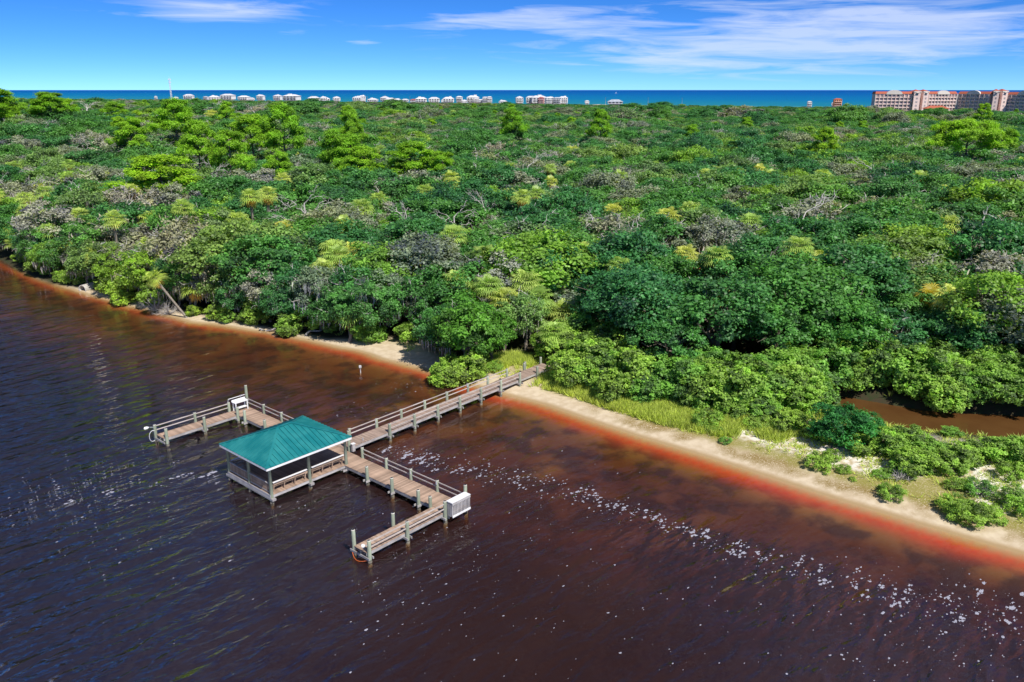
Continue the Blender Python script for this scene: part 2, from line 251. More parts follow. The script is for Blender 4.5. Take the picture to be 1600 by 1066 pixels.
# ---------------------------------------------------------------- lie of the land
SH = np.array(SHORE); d0 = (SH[0] - SH[3]); d0 /= np.linalg.norm(d0); d1 = (SH[-1] - SH[-5]); d1 /= np.linalg.norm(d1)
FARL = np.array([-.82, .572]); FARL /= np.linalg.norm(FARL)
SHX = np.vstack([SH[0] + d0 * 60 + FARL * 6000, SH[0] + d0 * 60, SH, SH[-1] + d1 * 40, SH[-1] + d1 * 40 - FARL * 3000])
VG = np.array(VEG); VGX = np.vstack([VG[0] + FARL * 6000, VG, VG[-1] - FARL * 3000])
CK = np.array(CREEK); CKX = np.vstack([CK, CK[-1] + (CK[-1] - CK[-2]) * 8])
def pdist(P, L, signed=True):
    """distance to polyline, positive on its left (inland) side"""
    best = np.full(len(P), 1e18); sg = np.ones(len(P))
    for a, b in zip(L[:-1], L[1:]):
        ab = b - a; t = np.clip(((P - a) @ ab) / (ab @ ab), 0, 1); q = P - (a + t[:, None] * ab)
        d = (q ** 2).sum(1); cr = ab[0] * (P[:, 1] - a[1]) - ab[1] * (P[:, 0] - a[0])
        k = d < best; best[k] = d[k]; sg[k] = np.where(cr[k] >= 0, 1, -1)
    r = np.sqrt(best); return r * sg if signed else r
_tab = np.random.default_rng(3).random((256, 256))
def vnoise(x, y, s):
    x = np.asarray(x) / s + 1000; y = np.asarray(y) / s + 1000; i = np.floor(x).astype(int); j = np.floor(y).astype(int)
    fx = x - i; fy = y - j; fx = fx*fx*(3-2*fx); fy = fy*fy*(3-2*fy); g = lambda a, b: _tab[a % 256, b % 256]
    return (g(i, j)*(1-fx) + g(i+1, j)*fx)*(1-fy) + (g(i, j+1)*(1-fx) + g(i+1, j+1)*fx)*fy
def fbm(x, y, s): return (vnoise(x, y, s) + .5*vnoise(x+91, y, s/2.1) + .25*vnoise(x, y+57, s/4.3)) / 1.75
COAST_P = np.array([347., 1580.]); COAST_D = np.array([-.821, .571]); COAST_N = np.array([-.571, -.821])   # N points inland
def coast(P): return (P - COAST_P) @ COAST_N
def sstep(x, a, b): t = np.clip((x - a) / (b - a), 0, 1); return t*t*(3-2*t)
def ground(P):
    """height, plus the distances it came from"""
    P = np.asarray(P, float); x, y = P[:, 0], P[:, 1]
    s0 = pdist(P, SHX); wob = (fbm(x, y, 5.0) - .5) * 1.1 * np.exp(-np.abs(s0) / 6)
    s = s0 + wob * sstep(y, 75, 95); v = pdist(P, VGX); c = coast(P)
    shelf = np.interp(x, [-90, -30, 0, 40], [22, 24, 19, 12])
    z = np.interp(s, [-3.0, 0, 1.5, 4, 12, 40, 120], [-.30, 0, .22, .42, .8, 1.6, 2.2])
    off = -s; bar = (fbm(x*.7+y*.7, (y-x)*2.2, 9.0) - .5)
    zb = -.30 - np.interp(x, [-30, 5, 20], [.04, .12, .30]) * sstep(off, 2.8, 5.5) - .20 * np.clip((off - 3.2) / (shelf * .8), 0, 1) - bar * .5 * sstep(off, 4, 9) * sstep(off, shelf+8, shelf) - 2.6 * sstep(off, shelf * .8, shelf + 14)
    z = np.where(s < -3.0, zb, z)
    land = sstep(s, 2, 25)
    z = z + land * (fbm(x, y, 30.) - .5) * 1.2 + sstep(s, 2, 5) * (fbm(x, y, 3.) - .5) * .22
    z += 9.0 * np.exp(-(((x + 190) / 120) ** 2 + ((y - 330) / 70) ** 2))
    dk = pdist(P, CKX, False); k = sstep(dk, 2.6, 4.9); z = np.where(s > .5, z * k + (-.45) * (1 - k), z)
    # the far dune and the beach
    z = np.where(c < 130, np.interp(c, [-60, 0, 25, 45, 70, 130], [-6, 0, 1.2, 4.2, 3.6, 2.2]), z)
    z = np.where(s > .4, np.maximum(z, np.where((dk < 4.8) | (c < 30), z, .04)), z)
    return z, s, v, dk, c
def gz(x, y): return float(ground(np.array([[x, y]]))[0][0])

def axis(lo, a, b, hi, st):
    mid = np.arange(a, b + st / 2, st)
    def grow(start, end, sgn):
        r = []; p = start; d = st
        while (end - p) * sgn > 0: d *= 1.13; p += sgn * d; r.append(p)
        return np.array(r)
    return np.concatenate([grow(a, lo, -1)[::-1], mid, grow(b, hi, 1)])
gx = axis(-9000, -105, 62, 5000, .62); gy = axis(-1500, 34, 160, 7000, .62)
X, Y = np.meshgrid(gx, gy); P = np.stack([X.ravel(), Y.ravel()], 1)
Z, S, V_, DK, CC = ground(P)
nx, ny = len(gx), len(gy); I = np.arange(nx * ny).reshape(ny, nx)
Q = np.stack([I[:-1, :-1], I[:-1, 1:], I[1:, 1:], I[1:, :-1]], -1).reshape(-1, 4)
x, y = P[:, 0], P[:, 1]
litter = sstep(V_, np.where(x < -18, -2.6 + 1.8 * fbm(x, y, 5.), -.6), np.where(x < -18, -.8, 1.2)) * sstep(CC, 60, 140)
spit = sstep(x, 12, 22) * sstep(S, 4.0, 6.0) * (1 - litter)
shell = spit * sstep(fbm(x, y, 5.), .34, .48)
grassy = (1 - litter) * sstep(S, np.where(x > 3, 1.7, 3.0) + 1.5 * fbm(x, y, 2.5), np.where(x > 3, 3.4, 5.2)) * sstep(fbm(x + 40, y, 3.2), .26, .42) * np.where(x > 3, .95, .5) * (1 - .8 * shell)
wrack = sstep(x, 4, 12) * (1 - litter) * sstep(S, .9, 1.6) * (1 - sstep(S, 3.8, 5.0)) * sstep(fbm(x, y, 1.6), .30, .6)
wd = np.interp(x, [-30, -8, 0], [.62, .9, 1.0]) * (.55 + .7 * fbm(x, y, 6.)); mud = sstep(-S, 1.1 * wd, 4.2 * wd); stain = sstep(-S, .35, 1.5) * np.interp(x, [-60, -8], [.75, 1]); litter = np.maximum(litter, sstep(DK, 7.5, 5.) * (S > 0))
me = mesh_np('ground', np.column_stack([P, Z]), [Q], None, flat=False,
             attrs={'litter': litter, 'shell': shell, 'grassy': grassy, 'wrack': wrack, 'mud': mud, 'stain': stain, 'shore': S})
t = NT('ground'); pos = t.pos()
nf = t.noise(1.6, 5, pos); nb = t.noise(.35, 4, pos); nfine = t.noise(9, 3, pos)
sand = t.mix(t.smooth(nf, .3, .7), (.50, .40, .27), (.60, .50, .36))
sand = t.mix(t.smooth(t.attr('shore'), .1, .9), (.36, .25, .13), sand)             # damp at the water's edge
col = t.mix(t.math('MULTIPLY', t.attr('wrack'), t.smooth(nfine, .30, .52)), sand, (.24, .17, .06))
col = t.mix(t.math('MULTIPLY', t.attr('grassy'), t.smooth(nfine, .25, .5)), col, (.25, .23, .06))
col = t.mix(t.math('MULTIPLY', t.attr('shell'), t.smooth(nf, .35, .6)), col, (.72, .68, .62))
col = t.mix(t.attr('litter'), col, t.mix(t.smooth(nf, .35, .7), (.055, .043, .026), (.035, .05, .02)))
mudc = t.mix(t.smooth(nb, .42, .62), (.34, .28, .16), (.09, .08, .06))
col = t.mix(t.attr('stain'), col, t.mix(t.smooth(nf, .3, .7), (.62, .085, .020), (.54, .062, .016)))       # tannin-stained sand in the shallows
col = t.mix(t.attr('mud'), col, mudc)
me.materials.append(t.done(t.pbr(col, .95, .1, t.bump(nf, .5, .05))))
struct(obj('ground', me))

# river: tannin-stained water body with its bed below
a0 = SH[10]; al = -FARL; nrm2 = np.array([FARL[1], -FARL[0]]);  nrm2 = nrm2 if nrm2 @ np.array([1, 1]) > 0 else -nrm2
c4 = [a0 - al * 4200 - nrm2 * 900, a0 + al * 900 - nrm2 * 900, a0 + al * 900 + nrm2 * 70, a0 - al * 4200 + nrm2 * 70]
ar = sum(a[0]*b[1]-b[0]*a[1] for a, b in zip(c4, c4[1:] + c4[:1])); c4 = c4 if ar > 0 else c4[::-1]
Vw = np.array([(*c, z) for z in (0.0, -9.0) for c in c4])
me = mesh_np('river_water', Vw, [[(0, 1, 2, 3), (7, 6, 5, 4), (0, 4, 5, 1), (1, 5, 6, 2), (2, 6, 7, 3), (3, 7, 4, 0)]])
t = NT('river_water'); pos = t.pos(); UANG = R(48.57)
w1 = t.mapv(t.mapv(pos, rot=(0, 0, -UANG - R(4))), (.24, .72, 1)); w2 = t.mapv(t.mapv(pos, rot=(0, 0, -UANG + R(10))), (.70, 2.0, 1)); w3 = t.mapv(pos, (2.3, 2.3, 1))
patch = t.noise(.035, 2, pos)
sepp = t.n('ShaderNodeSeparateXYZ', {0: pos})
offs = t.math('SUBTRACT', 67.0, t.math('ADD', t.math('MULTIPLY', sepp.outputs[0], .571), t.math('MULTIPLY', sepp.outputs[1], .821)))   # metres off the bank
chan = t.math('MULTIPLY', t.smooth(sepp.outputs[0], 0, -26), t.smooth(offs, 13, 31))
open_ = t.math('ADD', chan, t.math('MULTIPLY', t.smooth(t.math('ADD', sepp.outputs[1], t.math('MULTIPLY', sepp.outputs[0], .75)), 70, 58), t.math('MULTIPLY', t.smooth(sepp.outputs[0], 3, 18), .55)))  # further from the lee of the shore
gust = t.math('MAXIMUM', t.math('MINIMUM', t.math('ADD', .55, t.math('ADD', t.math('MULTIPLY', open_, 1.15), t.math('MULTIPLY', t.math('SUBTRACT', patch, .5), 1.2))), 1.9), .30)
h = t.math('ADD', t.math('MULTIPLY', t.noise(1.0, 1.5, w1, .5, .4), 1.25), t.math('ADD', t.math('MULTIPLY', t.noise(1.0, 2.0, w2, .5, .3), .34), t.math('MULTIPLY', t.noise(1.0, 3, w3), .06)))
bn = t.n('ShaderNodeBump', {'Height': t.math('MULTIPLY', h, t.math('MULTIPLY', gust, t.math('ADD', .22, t.math('MULTIPLY', t.smooth(offs, 5, 17), .78)))), 'Strength': 1.0, 'Distance': .40}).outputs[0]
fr = t.n('ShaderNodeFresnel', {'IOR': t.math('ADD', 1.29, t.math('MULTIPLY', t.math('MINIMUM', open_, 1.0), .95)), 'Normal': bn}).outputs[0]
gl = t.n('ShaderNodeBsdfGlossy', {'Color': (.9, .9, .9), 'Roughness': .06, 'Normal': bn}).outputs[0]
tp = t.n('ShaderNodeBsdfTransparent', {'Color': (1, 1, 1)}).outputs[0]
silt = t.mix(t.smooth(t.noise(.06, 3, pos), .4, .65), (.022, .0098, .0088), (.029, .0135, .0104))
silt = t.mix(t.math('MULTIPLY', chan, .62), silt, (.005, .005, .011))      # deep channel, little silt
df = t.n('ShaderNodeBsdfDiffuse', {'Color': silt, 'Normal': bn}).outputs[0]
body = t.n('ShaderNodeAddShader', {0: tp, 1: df}).outputs[0]
vol = t.n('ShaderNodeVolumeAbsorption', {'Color': (.66, .46, .12), 'Density': 2.9}).outputs[0]
me.materials.append(t.done(t.n('ShaderNodeMixShader', {0: fr, 1: body, 2: gl}).outputs[0], vol))
struct(obj('river_water', me))

# muddy creek behind the spit
def resample(L, st):
    L = np.asarray(L, float); d = np.concatenate([[0], np.cumsum(np.linalg.norm(np.diff(L, axis=0), axis=1))])
    q = np.arange(0, d[-1], st); return np.column_stack([np.interp(q, d, L[:, k]) for k in range(L.shape[1])])
cl = resample(np.vstack([CKX[0] - (CKX[1] - CKX[0]) * 1.6, CKX]), 1.5); tt = np.gradient(cl, axis=0); tt /= np.linalg.norm(tt, axis=1)[:, None]; nn = np.column_stack([-tt[:, 1], tt[:, 0]])
CW = 5.2; V = np.vstack([np.column_stack([cl + nn * CW, np.full(len(cl), .14)]), np.column_stack([cl - nn * CW, np.full(len(cl), .14)])])
n = len(cl); F = [(n + i, n + i + 1, i + 1, i) for i in range(n - 1)]
t = NT('creek_water'); pos = t.pos(); hb = t.bump(t.noise(1.8, 3, pos), .25, .05)
me = mesh_np('creek_water', V, [F], t.done(t.pbr(t.mix(t.smooth(t.noise(.3, 3, pos), .35, .7), (.105, .050, .016), (.085, .038, .012)), .28, .3, hb)), flat=False)
struct(obj('creek_water', me))

# ocean beyond the far beach
q0 = COAST_P - COAST_N * -8
far = 90000
V = np.array([(*(q0 + COAST_D * far), .0), (*(q0 - COAST_D * far), .0), (*(q0 - COAST_D * far - COAST_N * far), .0), (*(q0 + COAST_D * far - COAST_N * far), .0)])
t = NT('ocean'); pos = t.pos()
dist = t.math('MULTIPLY', t.n('ShaderNodeVectorMath', {0: t.n('ShaderNodeVectorMath', {0: pos, 1: (*COAST_P, 0)}, operation='SUBTRACT').outputs[0], 1: (*(-COAST_N), 0)}, operation='DOT_PRODUCT').outputs['Value'], 1)
dn = t.math('ADD', dist, t.math('MULTIPLY', t.math('SUBTRACT', t.noise(.0012, 4, t.mapv(pos, (1, 1, 1))), .5), 900))
oc = t.ramp(t.math('DIVIDE', t.math('MAXIMUM', dn, 0), 12000), [(0, (.05, .23, .26)), (.02, (.012, .175, .26)), (.10, (.003, .14, .31)), (.35, (.002, .10, .31)), (1, (.002, .075, .29))])
surf = t.math('MULTIPLY', t.smooth(dist, 30, 6), t.smooth(t.noise(.05, 3, pos), .42, .55))
oc = t.mix(surf, oc, (.75, .78, .78))
me = mesh_np('ocean', V, [[(0, 1, 2, 3)]], t.done(t.pbr(oc, .8, .03)))
struct(obj('ocean', me))

# ---------------------------------------------------------------- vegetation
def resample0(v): return v
def unit(v): return v / (np.linalg.norm(v, axis=-1, keepdims=True) + 1e-9)
def leaf_cloud(C, N, L, W, tone, r):
    """one bent rhombus per leaf or sprig: centres C, normals N, half length L, half width W"""
    n = len(C); T = unit(np.cross(N, unit(r.normal(size=(n, 3))))); B = np.cross(N, T)
    L = np.broadcast_to(L, (n,))[:, None]; W = np.broadcast_to(W, (n,))[:, None]
    bend = N * L * .25
    V = np.stack([C - T*L - bend, C + B*W, C + T*L - bend, C - B*W], 1).reshape(-1, 3)
    I = np.arange(n)[:, None] * 4
    F = np.concatenate([I + np.array([0, 1, 3]), I + np.array([1, 2, 3])])
    return V, F, np.repeat(tone, 4)
def join(parts):
    V, F, T, n = [], [], [], 0
    for v, f, t in parts: V.append(v); F.append(f + n); T.append(t); n += len(v)
    return np.concatenate(V), np.concatenate(F), np.concatenate(T)
def limb(mb, a, b, r0, r1, r, sag=.0, n=5, sides=5, wig=.12):
    a = np.array(a, float); b = np.array(b, float); t = np.linspace(0, 1, n)[:, None]
    P = a + (b - a) * t; L = np.linalg.norm(b - a)
    P[1:-1] += r.normal(size=(n - 2, 3)) * L * wig * .5
    P[:, 2] += (np.sin(t[:, 0] * np.pi) * L * sag)
    mb.tube(P, np.linspace(r0, r1, n), sides, cap=False); return P
def clumps(r, R, zc, Hh, n, low=-.35, core=.82):
    """clump centres over an uneven dome"""
    i = np.arange(n) + .5; ph = i * 2.39996 + r.random() * 6; zz = 1 - i / n * (1 - low)
    d = np.column_stack([np.sqrt(np.clip(1 - zz**2, 0, 1)) * np.cos(ph), np.sqrt(np.clip(1 - zz**2, 0, 1)) * np.sin(ph), zz])
    d = unit(d + r.normal(size=d.shape) * .16)
    rad = core * r.uniform(.72, 1.12, n)[:, None]
    lump = 1 + .22 * np.sin(d[:, 0:1] * 3.1 + r.random() * 6) * np.cos(d[:, 1:2] * 2.7 + r.random() * 6)
    return np.array([0, 0, zc]) + d * rad * lump * np.array([R, R, Hh]), d
def foliage(r, C, D, cr, nsub, nleaf, L, W, up=.35, flat=.72, scatter=.26):
    parts = []
    for c, d in zip(C, D):
        k = r.uniform(.7, 1.2) * cr; tb = np.clip(r.normal(.5, .16), 0, 1)
        sd = unit(r.normal(size=(nsub, 3)) + d * .75 + np.array([0, 0, .55]))
        sub = c + sd * k * np.array([1, 1, flat])
        ct = np.clip(tb + r.normal(size=nsub) * .12, 0, 1)
        n = nsub * nleaf; idx = np.repeat(np.arange(nsub), nleaf)
        Pn = sub[idx] + r.normal(size=(n, 3)) * k * scatter * np.array([1, 1, .75])
        N = unit(sd[idx] * .7 + np.array([0, 0, up]) + r.normal(size=(n, 3)) * .5)
        s = r.uniform(.65, 1.3, n)
        parts.append(leaf_cloud(Pn, N, L * s, W * s, np.clip(ct[idx] + r.normal(size=n) * .12, 0, 1), r))
    return join(parts)
def leafmesh(name, data, mat): return mesh_np(name, data[0], [data[1]], mat, flat=False, attrs={'tone': data[2]})
def moss_mesh(r, C, cr, n, mat):
    parts = []
    for c in C[r.permutation(len(C))[:n]]:
        k = r.integers(10, 18); base = c + r.normal(size=(k, 3)) * cr * .55; base[:, 2] = c[2] - r.uniform(0, .5, k) * cr
        for b in base:
            L = r.uniform(.7, 2.3); w = r.uniform(.05, .13); a = r.uniform(0, np.pi); q = np.array([np.cos(a), np.sin(a), 0]) * w
            z = np.linspace(0, -L, 4); sw = r.normal(size=(4, 2)) * .07
            P = np.column_stack([b[0] + sw[:, 0], b[1] + sw[:, 1], b[2] + z]); wd = np.array([.6, 1, .75, .12])[:, None]
            V = np.concatenate([P - q * wd, P + q * wd]); F = np.array([(i, i+1, i+5) for i in range(3)] + [(i, i+5, i+4) for i in range(3)])
            parts.append((V, F, np.full(8, r.random())))
    return leafmesh('spanish_moss', join(parts), mat)

def make_oak(seed, R=4.2, H=10., nc=34, mossy=0, twiggy=0, leafmat='oak', low=-.45, nleaf=26):
    r = np.random.default_rng(seed); Hh = H * .36; zc = H - Hh
    C, D = clumps(r, R, zc, Hh, nc, low)
    cr = R * .29
    crown = leafmesh('crown', foliage(r, C, D, cr, 11, nleaf, .19, .115), M[leafmat])
    mb = MB(); fork = np.array([r.normal() * .3, r.normal() * .3, H * .28]); lean = r.normal(size=2) * .3
    limb(mb, (lean[0], lean[1], -.6), fork, R * .085, R * .065, r, 0, 5, 7, .05)
    for j in r.permutation(len(C))[:12]:
        P = limb(mb, fork, C[j] - D[j] * cr * .3, R * .045, R * .012, r, .12, 6, 5)
        for _ in range(2):
            k = r.integers(2, 5); e = C[j] + r.normal(size=3) * cr * .8; limb(mb, P[k], e, R * .014, R * .006, r, .05, 4, 4)
    d = {'trunk': mb.mesh('trunk', M['bark'], False), 'crown': crown}
    if twiggy:
        tb = MB()
        for j in r.permutation(len(C))[:twiggy]:
            b = C[j]; e = C[j] + unit(D[j] + r.normal(size=3) * .5 + np.array([0, 0, .3])) * cr * r.uniform(1.3, 2.1); P = limb(tb, b, e, .075, .025, r, .1, 5, 4, .2)
            for _ in range(3): k = r.integers(1, 4); limb(tb, P[k], P[k] + unit(r.normal(size=3) + D[j]) * r.uniform(.5, 1.1), .035, .014, r, 0, 3, 3, .2)
        d['bare_branches'] = tb.mesh('bare_branches', M['dead'], False)
    if mossy: d['spanish_moss'] = moss_mesh(r, C[C[:, 2] < zc + Hh * .75], cr, mossy, M['moss'])
    return d
def make_shrub(seed, R=2.2, H=4.2, mat='mangrove', nc=26, L=.15, W=.095):
    r = np.random.default_rng(seed); C, D = clumps(r, R, H * .40, H * .52, nc, -.6, .84)
    C[:, 2] = np.maximum(C[:, 2], .25)
    crown = leafmesh('crown', foliage(r, C, D, R * .34, 11, 24, L, W, up=.5, flat=.95, scatter=.24), M[mat])
    mb = MB()
    for k in range(6):
        a = r.random() * 6.28; limb(mb, (.3 * math.cos(a), .3 * math.sin(a), -.5), C[r.integers(len(C))], .09, .03, r, .1, 5, 5)
    return {'trunk': mb.mesh('trunk', M['bark'], False), 'crown': crown}
def make_pine(seed, H=22., R=5., nl=15, z0=.55, cs=.225, ns=16, nf=19):
    r = np.random.default_rng(seed); mb = MB()
    top = np.array([r.normal() * .6, r.normal() * .6, H - 1.2])
    T = limb(mb, (0, 0, -.8), top, .38, .10, r, 0, 9, 8, .02); C, D = [], []
    for k in range(nl):
        f = z0 + (1 - z0) * (k + .4) / nl; p = top * f; a = k * 2.4 + r.random() * .9
        ln = R * (1.05 - .75 * ((f - z0) / (1 - z0)) ** 1.6) * r.uniform(.7, 1.08)
        e = p + np.array([math.cos(a) * ln, math.sin(a) * ln, ln * r.uniform(.16, .42)])
        P = limb(mb, p, e, .13, .04, r, .08, 6, 5)
        for q in (2, 3, 4):
            e2 = P[q] + np.array([math.cos(a + r.choice([-.9, .9])), math.sin(a + r.choice([-.9, .9])), .3]) * ln * .38
            limb(mb, P[q], e2, .05, .02, r, .05, 4, 4); C.append(e2); D.append(unit(e2 - top * .8))
        C.append(e); D.append(unit(e - top * .8)); C.append((P[4] + e) / 2 + np.array([0, 0, .3])); D.append(np.array([0, 0, 1.]))
    C.append(top + np.array([0, 0, .6])); D.append(np.array([0, 0, 1.]))
    C = np.array(C); D = np.array(D)
    crown = leafmesh('crown', foliage(r, C, D, R * cs, ns, nf, .27, .095, up=.8, flat=.6, scatter=.32), M['pine'])
    return {'trunk': mb.mesh('trunk', M['bark'], False), 'crown': crown}
def fan(r, p, d, rad, droop, nseg=13):
    """one fan-shaped palm leaf at p, pointing along d"""
    d = unit(d); s = unit(np.cross(d, np.array([0, 0, 1.]))); up = np.cross(s, d)
    V, F = [], []; tn = r.uniform(.2, .9)
    for k in range(nseg):
        a = (k / (nseg - 1) - .5) * 3.9; dv = d * math.cos(a) + s * math.sin(a) + up * .18 * abs(math.sin(a)); L = rad * (1 - .18 * abs(a) / 2) * r.uniform(.9, 1.08)
        sd = unit(np.cross(dv, up)) * rad * .06
        m = p + dv * L * .55; e = p + dv * L + np.array([0, 0, -droop * L * r.uniform(.6, 1.2)])
        n = len(V); V += [p, m - sd, m + sd, e]; F += [(n, n+1, n+2), (n+1, n+3, n+2)]
    return np.array(V), np.array(F), np.clip(tn + r.normal(size=len(V)) * .1, 0, 1)
def make_palm(seed, H=9., gold=False, dry=12):
    r = np.random.default_rng(seed); mb = MB(); b = r.normal(size=2) * .5; t = np.linspace(0, 1, 9)
    P = np.column_stack([b[0] * (1 - t)**2, b[1] * (1 - t)**2, -.6 + (H - 1.0) * t]); P -= np.array([P[-1, 0], P[-1, 1], 0])
    mb.tube(P, np.array([.23, .2, .18, .18, .18, .19, .2, .24, .28]), 8); top = P[-1]
    pt = MB(); G, Y = [], []
    for k in range(30):
        a = k * 2.39996; e = 1.25 - 1.75 * (k / 33) ** .8 + r.normal() * .1
        d = np.array([math.cos(a) * math.cos(e), math.sin(a) * math.cos(e), math.sin(e)]); L = r.uniform(.8, 1.25)
        q = top + d * L + np.array([0, 0, -.08]); pt.tube([top + d * .15, top + d * L * .6 + np.array([0, 0, .05]), q], [.03, .02, .015], 3, False)
        G.append(fan(r, q, d + np.array([0, 0, -.25]), r.uniform(.9, 1.2), r.uniform(.25, .6)))
    for k in range(dry):
        a = r.random() * 6.28; e = r.uniform(-1.35, -.75); d = np.array([math.cos(a) * math.cos(e), math.sin(a) * math.cos(e), math.sin(e)])
        Y.append(fan(r, top + d * r.uniform(.5, .9) + np.array([0, 0, -.15]), d + np.array([0, 0, -.5]), r.uniform(.7, .95), .3, 9))
    out = {'trunk': mb.mesh('trunk', M['palm_trunk'], False), 'leaf_stalks': pt.mesh('leaf_stalks', M['palm'], False), 'fronds': leafmesh('fronds', join(G), M['palm_gold' if gold else 'palm'])}
    if Y: out['dry_fronds'] = leafmesh('dry_fronds', join(Y), M['palm_dry'])
    return out
def make_snag(seed, H=11., spread=1.):
    r = np.random.default_rng(seed); mb = MB()
    T = limb(mb, (0, 0, -.6), (r.normal() * .8, r.normal() * .8, H * .75), .26, .10, r, 0, 7, 6, .05)
    def br(p, d, L, w, lev):
        e = p + unit(d) * L; Q = limb(mb, p, e, w, w * .4, r, .06, 5, 4, .22)
        if lev:
            for _ in range(3): k = r.integers(2, 5); br(Q[k], d + r.normal(size=3) * .8 + np.array([0, 0, .15]), L * r.uniform(.45, .7), w * .5, lev - 1)
    for k in range(11):
        p = T[r.integers(2, 7)]; a = r.random() * 6.28; br(p, np.array([math.cos(a) * spread, math.sin(a) * spread, r.uniform(.25, 1.1)]), H * r.uniform(.2, .34), .085, 2)
    return {'trunk': mb.mesh('trunk', M['dead'], False)}

OAKS = [make_oak(10 + k, 4.2 + .25 * (k % 3), 10, 32 + 2 * (k % 4)) for k in range(6)]
OAKM = [make_oak(40 + k, 4.1, 10, 28, mossy=9 + 4 * k, twiggy=6 + 4 * k, low=-.6, nleaf=22, leafmat='oak_grey' if k % 2 else 'oak') for k in range(4)]
OAKT = [make_oak(60 + k, 4.0, 9.6, 22, mossy=6, twiggy=20, nleaf=13, leafmat='oak_grey') for k in range(2)]
OAKL = [make_oak(70 + k, 4.2, 9.6, 40, mossy=8, twiggy=5, low=-.95) for k in range(2)]
OAKB = [make_oak(80 + k, 3.6, 8, 32, leafmat='bright', low=-.75) for k in range(2)]
SHRUB = [make_shrub(100 + k) for k in range(4)]
CEDAR = [make_shrub(120, 2.1, 4.4, 'cedar', 30, .17, .05)]
LOWS = [make_shrub(130 + k, 1.6, 1.7, 'mangrove', 13, .10, .055) for k in range(2)]
PINE = [make_pine(200 + k) for k in range(4)]; PINEW = make_pine(230, 20, 8.6, 18, .62, .135, 22, 20)
PALM = [make_palm(300 + k, 9., False, 4 + 5 * k) for k in range(4)]; PALMG = make_palm(320, 8., True, 8)
PALMH = {h: [make_palm(330 + h * 7 + k, float(h), False, 5 + 7 * k) for k in range(3)] for h in (3, 5, 7, 9, 11, 13)}
def palm_of(total, k):
    """a palm kit whose own height is close to the one wanted, and its scale"""
    h = min(PALMH, key=lambda q: abs(q + .6 - total)); return PALMH[h][k % 3], float(np.clip(total / (h + .6), .75, 1.3))
SNAG = [make_snag(400 + k, 11., .9 + .3 * k) for k in range(4)]

SRC = {}        # one linked part per mesh, also the source of the far wood
def plant(name, kit, x, y, label, cat, group, sc=1., rz=None, zoff=0., bend=None):
    t = thing(name, label, cat, (x, y, gz(x, y) + zoff), random.uniform(0, 6.28) if rz is None else rz, group, sc)
    if bend: t.rotation_euler.x, t.rotation_euler.y = bend
    for pn, me in kit.items():
        o = obj(pn, me, t)
        if pn in ('bare_branches', 'spanish_moss', 'leaf_stalks', 'fronds', 'dry_fronds'): o['kind'] = 'stuff'
        SRC.setdefault(me.name, o)
    return t

taken = []
def inland(x, y, z, need=2.0):
    """walks a tree back along its line of sight until it stands on wooded ground"""
    k = 1.0
    while k < 1.6:
        q = np.array([[x * k, y * k]]); Zg, Sg, Vg, Dg, Cg = ground(q)
        if Vg[0] > need and Dg[0] > 4.6: break
        k += .01
    return x * k, y * k, CAM_H - (CAM_H - z) * k
def place(x, y): taken.append((x, y))
def spot(x, y):
    q = x / y; lat = 'far left' if q < -.42 else 'left' if q < -.2 else 'left of centre' if q < -.02 else 'right of centre' if q < .2 else 'right' if q < .42 else 'far right'
    dep = float(ground(np.array([[x, y]]))[2][0]); row = 'outermost' if dep < 8 else 'near' if dep < 22 else 'middle' if dep < 55 else 'back'
    return f'in the {row} wood, {lat}'
# named pines
PNOTE = {11: 'very broad flat-topped bright green pine standing alone at the right edge', 12: 'broad bright green pine low in the left part of the canopy',
         22: 'tallest dark green pine breaking the horizon at the far left', 9: 'bright round pine rising just below the orange beach house', 10: 'small bright pine crown right of centre near the horizon',
         1: 'tall many-tiered pine right below the slender white mast', 0: 'tall two-tiered pine left of the white mast', 7: 'bright green pine with spreading crown in the centre of the canopy'}
for k, (x, y, z, w) in enumerate(PINES):
    g = gz(x, y); wide = k == 11; kit = PINEW if wide else PINE[k % 4]; H = 20. if wide else 22.
    s = (z - g) / H; sw = w / (17.2 if wide else 8.6)
    plant('pine_tree', kit, x, y, PNOTE.get(k, 'bright green pine rising above the oaks ' + spot(x, y)), 'tree', 'pines above the canopy', (sw, sw, s)); place(x, y)
PALN = {0: 'tall cabbage palm with visible trunk beside the red roof in the wood', 1: 'small golden yellow palm at the right of the wood', 2: 'lone cabbage palm with bare trunk left of centre above the gazebo'}
for k, (x, y, z, w) in enumerate(PALMS):
    x, y, z = inland(x, y, z)
    z += .9; kit, s = palm_of(z - gz(x, y), k)
    if w: kit, s = PALMG, (z - gz(x, y)) / 8.6
    plant('cabbage_palm', kit, x, y, PALN.get(k, 'cabbage palm with fan leaves and dry fronds ' + spot(x, y)), 'palm', 'cabbage palms in the wood', (s * 1.2, s * 1.2, s)); place(x, y); place(x - x / y * 2.2, y - 2.2)
for k, (x, y, z, w) in enumerate(SNAGS):
    s = (z - gz(x, y)) / 10.4
    plant('dead_tree', SNAG[k % 4], x, y, 'bare grey dead tree with twisted branches ' + spot(x, y), 'tree', 'dead trees in the wood', (s * 1.15, s * 1.15, s)); place(x, y)
for k, (x, y, z, w) in enumerate(BRIGHTOAK):
    x, y, z = inland(x, y, z, 3)
    s = (z - gz(x, y)) / 8.0
    plant('young_oak', OAKB[k % 2], x, y, 'dense bright green rounded tree ' + spot(x, y), 'tree', 'bright green trees', (w / 3.6, w / 3.6, s)); place(x, y)
